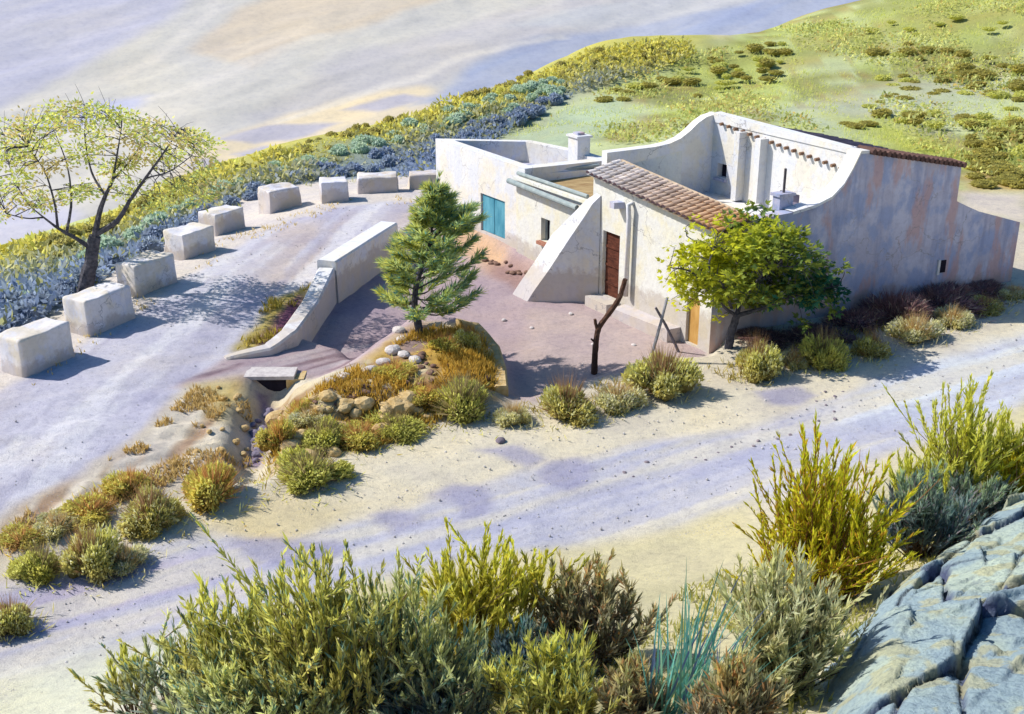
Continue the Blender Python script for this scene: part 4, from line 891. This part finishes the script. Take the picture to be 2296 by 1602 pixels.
# ------------------------------------------------------------------ post and sticks
rg = random.Random(41); p0 = hit(1332, 838); T = lambda u, v, dy=0: aty(u, v, p0[1]+dy)
m = MB(); B = limb(m, [p0+np.array([0, 0, -.2]), T(1334,800), T(1337,765), T(1343,735), T(1362,708), T(1386,674), T(1395,650), T(1402,626)], .085, .06, 9, rg)
post = m.build("forked_post", M_WOOD, None, loc=p0); tag(post, "crooked dark brown forked post standing at the edge of the yard", "post")
m = MB(); limb(m, [T(1341,742), T(1336,728), T(1334,716)], .055, .04, 8, rg); m.build("stub", M_WOOD, post, loc=p0)
m = MB(); limb(m, [T(1337,770), T(1330,764), T(1325,760)], .045, .02, 8, rg); m.build("stub", M_WOOD, post, loc=p0)
M_STICK = rough("grey_stick", (.22, .21, .22), (.42, .41, .42), 9, .6, .02)
for (a_, b_, mat, lab) in (((1456,812),(1496,668),M_STICK,"pale grey stick leaning to the right, crossing a darker one"),((1522,792),(1470,690),rough("dark_stick", (.10, .09, .11), (.22, .20, .23), 9, .6, .02),"dark grey stick leaning to the left across the pale one")):
    p = hit(*a_); q = aty(*b_, p[1]+.15); m = MB(); limb(m, [p-(q-p)*.06, (p+q)/2+np.array([.02, 0, .01]), q], .045, .035, 7, rg); tag(m.build("leaning_stick", mat, None, loc=p), lab, "stick", "crossed sticks by the bench")

# ------------------------------------------------------------------ stones
def stone_mesh(seed, flat=.6):
    v, f = ICO[2]; m = MB(); vv = [p*np.array([1, .8, flat])*(.75+.6*float(fbm(p[0]*1.4+seed*3, p[1]*1.4+p[2], seed, 3))) for p in v]; m.add(vv, f, (.4, .4, .4)); return m
SM = {}
for key, mt in (('s', M_STONE), ('b', M_BSTONE), ('p', M_PSTONE)):
    SM[key] = []
    for k in range(3):
        o = stone_mesh(k+ord(key)).build("stone", mt); SM[key].append(o.data); bpy.data.objects.remove(o)
def stone(u, v, s, key, lab, grp, rg=rnd):
    p = hit(u, v); o = bpy.data.objects.new("stone", rg.choice(SM[key])); COL.objects.link(o); s *= mpp(p)
    o.location = (float(p[0]), float(p[1]), float(p[2])+s*.2); o.scale = (s, s, s*rg.uniform(.7, 1)); o.rotation_euler = (0, 0, rg.uniform(0, 6)); tag(o, lab, "stone", grp)
for u, v, s in [(1400,1062,7),(1450,1040,8),(1560,1028,5),(1582,1034,6),(1610,1018,6),(1640,1004,6),(1700,992,7),(1742,986,6),(1772,976,6),(1800,963,5),(1835,945,5),(1872,942,7),(1872,890,6),(1830,902,5),(1852,910,5),(1890,880,5),(1870,925,5),(1690,1003,6),(1420,1070,5),(1905,870,4),(1850,880,5)]:
    stone(u, v, s*.75, 's', "small dark stone lying on the lower road", "small stones strewn along the lower road")
stone(1122, 991, 13, 's', "largest dark stone at the road edge below the khaki bush", None)
rg = random.Random(51)
MDs = np.array([(850,800),(930,790),(1000,800),(1080,800),(1110,880),(1000,900),(900,910),(780,920),(700,905),(760,870)], float); k = 0
while k < 62:
    u, v = rg.uniform(700, 1115), rg.uniform(770, 930)
    if poly_sd(np.array([u]), np.array([v]), MDs)[0] < 0: continue
    stone(u, v, rg.uniform(5, 11), 'b', "brown stone lying on the ochre mound", "brown stones on the mound", rg); k += 1
for u, v in [(880,790),(900,765),(905,800),(930,812),(1115,820),(1120,860),(860,815),(830,835),(895,745),(1100,790),(770,850),(740,858)]:
    stone(u, v, rg.uniform(14, 20), 'p', "pale stone edging the stony mound", "pale stones round the mound", rg)
for u, v in [(1280,706),(1192,738),(1330,775),(1421,776),(1130,720)]: stone(u, v, 6, 'p', "white scrap of stone lying in the mauve yard", "white scraps in the yard", rg)
for i in range(14): stone(1090+i*8+rg.uniform(-8, 8), 580+i*3.5+rg.uniform(-8, 8), rg.uniform(6, 10), 'b', "rubble stone along the foot of the shuttered room", "rubble stones by the shuttered room", rg)
for key, mt in (('o', M_OSTONE), ('v', M_VSTONE)):
    SM[key] = []
    for k in range(3):
        o = stone_mesh(k+ord(key), .75).build("stone", mt); SM[key].append(o.data); bpy.data.objects.remove(o)
OCH = np.array([(650,870),(760,880),(960,900),(960,940),(820,990),(690,1050),(610,1040),(615,950)], float); k = 0
while k < 46:
    u, v = rg.uniform(600, 970), rg.uniform(860, 1055)
    if poly_sd(np.array([u]), np.array([v]), OCH)[0] < 0: continue
    stone(u, v, rg.uniform(9, 26), 'o', "ochre rubble stone on the broken bank below the mound", "ochre rubble on the broken bank", rg); k += 1
for k in range(12):
    t = k/11; stone(592-32*t+rg.uniform(-16, 16), 925+120*t, rg.uniform(8, 17), 'v', "violet grey stone lying in the narrow ditch", "violet stones in the ditch", rg)
for k in range(18): stone(rg.uniform(440, 560), rg.uniform(870, 1040), rg.uniform(5, 13), 'o', "small ochre stone on the bank left of the ditch", "small ochre stones left of the ditch", rg)
# gravel and short dry grass
m = MB(); rg = random.Random(61); ov, of = ICO[1]
GA = PH([(560,1060),(700,1060),(1200,940),(1700,865),(2296,700),(2296,900),(1700,1130),(1150,1255),(600,1380),(0,1600),(0,1340),(440,1200)]); GA2 = PH(UR)
for poly, n in ((GA, 1100), (GA2, 250)):
    P = np.array(poly); lo, hi = P.min(0), P.max(0); xs = np.random.RandomState(5).uniform(lo, hi, (n*3, 2)); ok = poly_sd(xs[:, 0], xs[:, 1], P) > 0; xs = xs[ok][:n]; zs = zfun(xs[:, 0], xs[:, 1])
    for (x, y), z in zip(xs, zs):
        if y > 50: continue
        s = .010+.02*rg.random()**3; g = rg.uniform(.42, .68); m.add([np.array([x, y, z+.01])+q*s for q in ov], of, (g, g*.96, g*.93))
tag(m.build("gravel", M_ATTR), "scattered gravel on the roads", "gravel", kind="stuff")
m = MB(); nr = np.random.RandomState(8)
for D, n, c0, c1, hh in (([(640,940),(720,870),(850,800),(930,745),(1060,745),(1115,800),(1120,880),(1000,940),(860,1000),(700,1050),(600,1050)], 3800, alb(170,136,60,.9), alb(226,190,92,.9), .2),
                         ([(20,1180),(300,1000),(440,865),(560,850),(560,1050),(400,1080),(200,1160),(20,1250)], 3000, alb(176,146,92,.9), alb(222,196,132,.9), .15),
                         ([(540,1080),(700,1060),(1000,960),(1500,900),(1900,810),(2296,680),(2296,640),(1700,800),(1250,880),(1100,930)], 3200, alb(150,136,70,.9), alb(214,198,120,.9), .2),
                         ([(60,880),(330,700),(560,545),(760,470),(980,455),(980,435),(740,445),(480,545),(200,740)], 900, alb(206,180,110,.9), alb(226,206,150,.9), .14),
                         ([(-20,700),(200,560),(450,450),(980,290),(1300,180),(1200,260),(980,400),(600,430),(150,690)], 2500, alb(150,160,110,.9), alb(190,190,110,.9), .3),
                         ([(1140,310),(1330,210),(1600,120),(2000,0),(2296,-40),(2296,420),(1930,330),(1600,270),(1450,320)], 7000, alb(188,198,96,.6), alb(216,220,124,.6), .2),
                         ([(520,790),(600,680),(700,645),(690,690),(640,760)], 500, alb(140,120,60,.9), alb(206,190,90,.9), .22),
                         ([(300,1620),(450,1450),(900,1330),(1500,1330),(1850,1200),(2296,950),(2400,1700)], 5000, alb(150,150,80,.9), alb(210,204,120,.9), .18)):
    P = np.array(PH(D)); lo, hi = P.min(0), P.max(0); xs = nr.uniform(lo, hi, (n*4, 2)); xs = xs[poly_sd(xs[:, 0], xs[:, 1], P) > 0]
    xs = xs[fbm(xs[:, 0]*.9, xs[:, 1]*.9, 77) > .46][:n]; zs = zfun(xs[:, 0], xs[:, 1])
    for (x, y), z in zip(xs, zs):
        for _ in range(2):
            t = rg.random(); m.leaf((x, y, z-.02), (rg.gauss(0, .45), rg.gauss(0, .45), 1), hh*rg.uniform(.5, 1.4), .03, (np.array(c0)*(1-t)+np.array(c1)*t), rg=rg)
for x0, y0, W_, key in BUSH:
    for _ in range(110):
        a = rg.uniform(0, 6.28); r = W_*abs(rg.gauss(.95, .28)); x, y = x0+math.cos(a)*r, y0+math.sin(a)*r; t = rg.random()
        m.leaf((x, y, zat(x, y)-.02), (math.cos(a)*.5+rg.gauss(0, .5), math.sin(a)*.5+rg.gauss(0, .5), rg.uniform(.3, 1)), rg.uniform(.08, .3), .028, np.array(PAL[key][0])*(1-t)+np.array(PAL[key][2])*t, rg=rg)
tag(m.build("dry_grass", M_LEAF), "short dry grass on the verges, bank and mound", "grass", kind="stuff")

def cover(D, n, cols, L, lift, thr, seed, lab, nm, vband=None):
    m = MB(); nr = np.random.RandomState(seed); rg = random.Random(seed); P = np.array(PH(D)); lo, hi = P.min(0), P.max(0)
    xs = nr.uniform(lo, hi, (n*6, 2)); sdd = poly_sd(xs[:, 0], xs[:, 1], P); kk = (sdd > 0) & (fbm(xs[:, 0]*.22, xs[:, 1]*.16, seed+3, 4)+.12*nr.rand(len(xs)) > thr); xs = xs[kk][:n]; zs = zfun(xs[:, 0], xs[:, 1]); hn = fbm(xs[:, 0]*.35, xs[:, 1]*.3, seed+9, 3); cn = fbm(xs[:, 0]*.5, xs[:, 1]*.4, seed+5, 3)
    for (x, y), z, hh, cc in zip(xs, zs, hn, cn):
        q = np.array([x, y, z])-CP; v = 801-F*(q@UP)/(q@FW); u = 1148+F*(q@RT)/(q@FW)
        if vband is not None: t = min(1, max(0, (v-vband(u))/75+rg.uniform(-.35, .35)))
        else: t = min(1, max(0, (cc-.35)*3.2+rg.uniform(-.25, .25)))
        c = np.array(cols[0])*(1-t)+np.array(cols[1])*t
        if rg.random() < .15: c = np.array(cols[2])
        m.leaf((x, y, z+rg.random()*max(0, hh-.3)*lift), (rg.gauss(0, .7), rg.gauss(0, .7), rg.uniform(.2, 1)), L*rg.uniform(.5, 1.2), L*.45, c*rg.uniform(.75, 1.2), rg=rg)
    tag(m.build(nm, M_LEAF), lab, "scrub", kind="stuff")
_cu = np.array([-300, 0, 190, 450, 700, 980, 1200, 1330, 1600]); _cv = np.array([700, 550, 489, 388, 315, 240, 161, 107, 90])
cover([(-10,770),(-10,575),(190,505),(450,402),(700,330),(980,254),(1200,176),(1330,120),(1540,104),(1560,128),(1330,200),(1200,262),(1120,318),(985,420),(860,390),(600,425),(440,505),(300,590),(150,690)], 21000, (alb(200,188,96,.64), alb(128,142,166,.62), alb(150,150,104,.64)), .34, 1.2, .36, 5, "low merging scrub over the near hill, golden above and bluish below", "hill_scrub", lambda u: np.interp(u, _cu, _cv)+40)  # lower leaves tinted blue, continuing the flank's painted shade
cover([(1130,320),(1330,212),(1600,112),(1800,52),(2000,4),(2296,-50),(2400,-50),(2400,430),(2296,420),(1930,320),(1600,262),(1500,320),(1330,330)], 11000, (alb(194,202,122,.6), alb(158,162,96,.6), alb(176,156,96,.6)), .26, .8, .6, 15, "low uneven scrub patches on the green hill", "green_hill_scrub")

# ------------------------------------------------------------------ rock outcrop
RK = PH([(1790,1680),(1815,1500),(1865,1430),(1935,1360),(2040,1275),(2125,1200),(2225,1145),(2330,1095),(2450,1060),(2600,1200),(2600,1760),(1835,1800)])
P = np.array(RK); lo, hi = P.min(0)-.3, P.max(0)+.3; st = .032
gx, gy = np.meshgrid(np.arange(lo[0], min(hi[0], 9.5), st), np.arange(max(lo[1], 7.5), hi[1], st)); sdv = poly_sd(gx, gy, P)
nr = np.random.RandomState(14); sx = nr.uniform(gx.min(), gx.max(), 52); sy = nr.uniform(gy.min(), gy.max(), 52); sl = nr.uniform(-.5, .5, (52, 2)); so_ = nr.uniform(-.22, .22, 52)
wx = gx+.12*(fbm(gx*1.3, gy*1.3, 3)-.5); wy = gy+.12*(fbm(gx*1.3, gy*1.3, 13)-.5)
ang = math.radians(52); dd = np.sqrt((((wx[..., None]-sx)*math.cos(ang)+(wy[..., None]-sy)*math.sin(ang))*.55)**2+((-(wx[..., None]-sx)*math.sin(ang)+(wy[..., None]-sy)*math.cos(ang))*1.25)**2)
o2 = np.argsort(dd, -1)[..., :2]; d1 = np.take_along_axis(dd, o2, -1); edge = d1[..., 1]-d1[..., 0]; cid = o2[..., 0]
rise = sstep(-.02, .5, sdv)
rz = zfun(gx, gy)-.12+.62*sstep(-.02, .9, sdv)+rise*(so_[cid]*.28+sl[cid, 0]*(gx-sx[cid])*.22+sl[cid, 1]*(gy-sy[cid])*.22)-.14*sstep(.055, .0, edge)*rise+.10*(fbm(gx*2, gy*2, 19, 5)-.5)+.06*(np.abs(fbm(gx*4, gy*4, 39, 4)-.5))+.025*(fbm(gx*8, gy*8, 29, 4)-.5)
sx2 = nr.uniform(gx.min(), gx.max(), 210); sy2 = nr.uniform(gy.min(), gy.max(), 210); sl2 = nr.uniform(-.4, .4, (210, 2)); of2 = nr.uniform(-.025, .025, 210)
D2_ = np.empty(gx.shape+(2,)); I2_ = np.empty(gx.shape, int)
for r_ in range(gx.shape[0]):
    q_ = np.hypot(((wx[r_][:, None]-sx2)*math.cos(ang)+(wy[r_][:, None]-sy2)*math.sin(ang))*.5, (-(wx[r_][:, None]-sx2)*math.sin(ang)+(wy[r_][:, None]-sy2)*math.cos(ang))*1.3)
    oo = np.argsort(q_, -1)[:, :2]; D2_[r_] = np.take_along_axis(q_, oo, -1); I2_[r_] = oo[:, 0]
e2 = D2_[..., 1]-D2_[..., 0]; rz = rz+rise*(of2[I2_]+sl2[I2_, 0]*(gx-sx2[I2_])*.5+sl2[I2_, 1]*(gy-sy2[I2_])*.5)*sstep(0, .05, e2)-.012*sstep(.03, 0, e2)*rise+.015*(fbm(gx*18, gy*18, 49, 3)-.5)
keep = sdv > -.12; vid = -np.ones(gx.shape, int); vid[keep] = np.arange(keep.sum()); Vr = np.column_stack([gx[keep], gy[keep], rz[keep]])
Fq = np.stack([vid[:-1, :-1], vid[:-1, 1:], vid[1:, 1:], vid[1:, :-1]], -1).reshape(-1, 4); Fq = Fq[(Fq >= 0).all(1)]
ck = np.maximum(sstep(.07, .0, edge+.03*(fbm(gx*5, gy*5, 2)-.5)), sstep(.03, 0, e2+.02*(fbm(gx*7, gy*7, 12)-.5))*.35*(fbm(gx*.9, gy*.9, 8) > .52))[keep][:, None]; tn = fbm(gx*.8, gy*.8, 91)[keep][:, None]
rc = np.array(alb(186,200,184,1.0))*(1-sstep(.42, .6, tn))+np.array(alb(154,174,180,1.0))*sstep(.42, .6, tn); rc = rc*(1-ck*.9)+np.array(alb(70,74,116))*ck*.9; lc_ = sstep(.58, .64, fbm(gx*3, gy*3, 66))[keep][:, None]*.6; rc = rc*(1-lc_)+np.array(alb(196,190,140))*lc_
me = bpy.data.meshes.new("rock_outcrop"); me.from_pydata(Vr.tolist(), [], Fq.tolist()); me.polygons.foreach_set("use_smooth", [True]*len(Fq)); me.validate()
at = me.color_attributes.new("col", 'FLOAT_COLOR', 'POINT'); at.data.foreach_set("color", np.column_stack([rc, np.ones(len(rc))]).ravel()); me.materials.append(rough("pale_rock", 0, 0, 14, 1.0, .06, True))
o = bpy.data.objects.new("rock_outcrop", me); COL.objects.link(o); tag(o, "pale grey green rock outcrop split by dark cracks in the lower right corner", "rock")

# ------------------------------------------------------------------ broom shrubs in front
def broom(name, u, v, hpx, wpx, n, pal, lab, cat="shrub", seed=0, bl=.24, bw=.034, tight=1.0, dens=40, stemc=(.14, .09, .06), up=.5, grp=None, thick=.014, yoff=0):
    rg = random.Random(seed); p = hit(u, v); p = np.array([p[0], p[1]+yoff, zat(p[0], p[1]+yoff)]); s = mpp(p); dep = math.atan2(CH-p[2], p[1]); Hh = hpx*s/math.cos(dep); R = wpx*s/2
    fo = MB(); st = MB(); n = int(n*2.0); dens = int(dens*2.9); bw *= .78; bl *= 1.05; up *= .8
    root = empty(name, p, label=lab, cat=cat, group=grp)
    for i in range(n):
        a = rg.uniform(0, 6.28); q = math.sqrt(rg.random()); tip = np.array([math.cos(a)*R*q, math.sin(a)*R*q*.8, Hh*(1-.42*q*q)*rg.uniform(.55, 1.05)])
        b0 = np.array([math.cos(a)*R*.16*q, math.sin(a)*R*.16*q, -.1]); bend = np.array([max(-.14, min(.14, rg.gauss(0, .08))), max(-.14, min(.14, rg.gauss(0, .08))), 0])*Hh
        md = b0*.5+tip*.5+np.array([math.cos(a), math.sin(a), 0])*R*.16*q+bend*.7; tip = tip+bend*rg.uniform(-.8, 1.2)
        dead = rg.random() < .10
        if dead: tip = tip*.72; md = md*.8
        B = bez([p+b0, p+md, p+tip], 7); K = len(B); st.tube(B, [thick*(1-.75*k/(K-1)) for k in range(K)], 4, np.array(stemc)*rg.uniform(.7, 1.3))
        axes = [(B, .22, dens)]
        for _s in range(rg.choice((0, 1, 2, 3))):
            k0 = rg.randint(3, K-5); dr = B[k0+1]-B[k0]; dr = dr/np.linalg.norm(dr)+np.array([rg.gauss(0, .55), rg.gauss(0, .55), .1]); Ls = Hh*rg.uniform(.15, .34)
            SB_ = bez([B[k0], B[k0]+dr*Ls*.5, B[k0]+dr*Ls*.9+np.array([0, 0, Ls*.2])], 4); st.tube(SB_, [thick*.5*(1-.6*k/(len(SB_)-1)) for k in range(len(SB_))], 4, np.array(stemc)*rg.uniform(.8, 1.5)); axes.append((SB_, .1, int(dens*.45)))
        if dead: continue
        hue = rg.random(); shade = rg.uniform(.75, 1.15); lm = rg.uniform(.6, 1.15)
        for AX, t0, nn_ in axes:
            K = len(AX)
            for _ in range(int(nn_*rg.uniform(.6, 1.15))):
                t = rg.uniform(t0, 1.0)**.8; x = t*(K-1); k = min(int(x), K-2); pt = AX[k]+(AX[k+1]-AX[k])*(x-k); ax = AX[k+1]-AX[k]; ax = ax/np.linalg.norm(ax)
                sp = up*(1-.5*t); d = ax+np.array([rg.gauss(0, 1), rg.gauss(0, 1), rg.gauss(0, .5)])*sp
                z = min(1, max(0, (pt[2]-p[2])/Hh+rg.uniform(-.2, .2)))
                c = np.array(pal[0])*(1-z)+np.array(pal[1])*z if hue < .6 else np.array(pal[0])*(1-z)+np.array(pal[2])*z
                if rg.random() < .12: c = np.array(pal[3])
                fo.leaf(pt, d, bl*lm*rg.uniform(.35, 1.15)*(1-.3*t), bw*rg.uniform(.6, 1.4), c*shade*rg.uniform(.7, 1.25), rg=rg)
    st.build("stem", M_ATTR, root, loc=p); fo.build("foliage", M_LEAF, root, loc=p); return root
YG = (alb(136,128,88,.42), alb(228,208,74,.40), alb(206,190,80,.42), alb(110,132,112,.55))
GG = (alb(110,122,122,.44), alb(204,200,92,.42), alb(164,172,100,.44), alb(92,126,120,.55))
BR = (alb(120,112,112,.55), alb(184,172,114,.55), alb(156,156,104,.55), alb(176,134,92,.55))
YL = (alb(206,164,50,.5), alb(236,208,48,.5), alb(222,194,46,.5), alb(200,146,46,.55))
LY = (alb(178,184,84,.52), alb(232,224,84,.5), alb(222,216,72,.5), alb(210,176,66,.55))
PB = (alb(166,164,124,.55), alb(218,208,146,.55), alb(194,192,128,.55), alb(206,174,130,.55))
SG = (alb(92,106,124,.55), alb(150,166,120,.55), alb(126,146,122,.55), alb(142,132,134,.58))
GF = "broom shrubs along the foreground bank"
broom("broom_shrub", 300, 1610, 150, 130, 9, YG, "small yellow green broom with two plumes at the left end of the front thicket", seed=1, grp=GF)
broom("broom_shrub", 420, 1630, 250, 190, 16, GG, "slim green broom left of the big front thicket", seed=2, grp=GF)
broom("broom_shrub", 560, 1640, 330, 230, 26, YG, "yellow tipped broom in the left half of the front thicket", seed=3, grp=GF, dens=48)
broom("broom_shrub", 740, 1650, 400, 300, 40, YG, "tallest yellow green broom in the middle of the front thicket", seed=4, grp=GF, dens=52)
broom("broom_shrub", 880, 1620, 350, 210, 26, GG, "dark green broom right of the tallest one", seed=5, grp=GF, dens=48)
broom("broom_shrub", 1090, 1500, 320, 260, 38, (alb(150,136,70,.4), alb(238,214,50,.38), alb(226,196,52,.38), alb(190,190,80,.42)), "bright yellow topped broom standing above the dark gap", seed=6, grp=GF, dens=48)
broom("broom_shrub", 1010, 1640, 250, 240, 24, GG, "shadowy blue green broom at the bottom edge below the yellow topped one", seed=7, grp=GF)
broom("broom_shrub", 1320, 1490, 225, 260, 34, BR, "brownish grey broom right of the yellow topped one", seed=8, grp=GF, dens=48, up=.7)
broom("broom_shrub", 1220, 1650, 190, 260, 30, YG, "low olive broom on the bottom edge in the centre", seed=9, grp=GF, up=.7)
broom("broom_shrub", 1745, 1560, 300, 230, 34, PB, "pale straw coloured broom left of the rock", seed=10, grp=GF, dens=46, up=.65)
broom("broom_shrub", 1842, 1350, 350, 270, 58, YL, "golden yellow broom with brown branching stems above the rock", seed=11, grp=GF, dens=46, stemc=(.30, .14, .05), thick=.02)
broom("broom_shrub", 2065, 1250, 200, 190, 34, SG, "grey green tufted broom between the golden one and the rock", seed=12, grp=GF, dens=46, up=.55)
broom("broom_shrub", 2138, 1150, 330, 130, 22, LY, "tall narrow lemon yellow broom at the right", seed=13, grp=GF, dens=50)
broom("broom_shrub", 2050, 1150, 160, 120, 14, LY, "short lemon yellow broom left of the tall narrow one", seed=14, grp=GF)
broom("broom_shrub", 2235, 1125, 190, 120, 18, LY, "yellow broom with thin separate spikes at the right edge", seed=15, grp=GF)
broom("broom_shrub", 2180, 1170, 130, 150, 20, SG, "low dusky broom just above the rock crest", seed=16, grp=GF)
broom("broom_shrub", 600, 1690, 200, 420, 40, GG, "dark underbrush broom along the bottom edge at left", seed=17, grp=GF, up=.7)
broom("broom_shrub", 1640, 1660, 170, 180, 22, BR, "low brown broom beside the tall grass", seed=18, grp=GF, up=.7)
broom("broom_shrub", 1420, 1640, 150, 150, 16, BR, "small grey brown broom left of the tall grass at the bottom edge", seed=19, grp=GF, up=.7)
broom("broom_shrub", 930, 1560, 190, 150, 18, YG, "low yellow olive broom filling the gap left of the yellow topped one", seed=20, grp=GF, up=.6)
broom("broom_shrub", 2275, 1130, 150, 110, 14, YL, "golden broom cut by the right edge above the rock", seed=21, grp=GF)
DK = (alb(78,92,110,.6), alb(112,128,112,.6), alb(92,112,116,.6), alb(80,120,120,.6))
for u_, v_, h_, w_, n_, l_, s_ in ((1180,1560,150,200,20,"dark blue green low broom in the gap between the yellow and the brown brooms",31),(660,1600,170,150,16,"dark blue green low broom in a gap of the front thicket at left",32),(960,1660,120,170,16,"dark blue green low broom at the bottom edge in the middle of the thicket",33)):
    broom("broom_shrub", u_, v_, h_, w_, n_, DK, l_, seed=s_, grp=GF, up=.6)
# tall blue green grass
gp = hit(1530, 1610); m = MB(); rg = random.Random(71); s = mpp(gp)
for i in range(130):
    x = rg.gauss(0, 80)*s; y = rg.gauss(0, .25); b0 = np.array([gp[0]+x, gp[1]+y, 0]); b0[2] = zat(b0[0], b0[1])-.03
    Hg = rg.uniform(.35, 1.0)*330*s/math.cos(.55)*math.exp(-(x/(110*s))**2*.6); ln = rg.gauss(.12, .22); d = np.array([ln, rg.gauss(0, .15), 1.0])
    col = np.array(alb(92,146,136,.6)) if rg.random() < .6 else np.array(alb(112,150,124,.6)) if rg.random() < .6 else np.array(alb(96,108,140,.6))
    w_ = rg.uniform(.016, .034); pts = [b0, b0+d*Hg*.4, b0+d*Hg*.75+np.array([ln*.06, 0, 0]), b0+d*Hg+np.array([ln*.25, 0, -.04])]; B = bez(pts, 4); K = len(B); sd_ = np.array([rg.uniform(.6, 1), rg.gauss(0, .5), 0]); sd_ /= np.linalg.norm(sd_)
    vs = []
    for k, q in enumerate(B): ww = w_*(1-(k/(K-1))**2)+.002; vs += [q-sd_*ww/2, q+sd_*ww/2]
    m.add(vs, [(2*k, 2*k+1, 2*k+3, 2*k+2) for k in range(K-1)], col*rg.uniform(.75, 1.2))
o = m.build("tall_grass_tuft", M_LEAF, None, loc=gp); tag(o, "tuft of tall blue green grass blades at the bottom edge", "grass tuft")
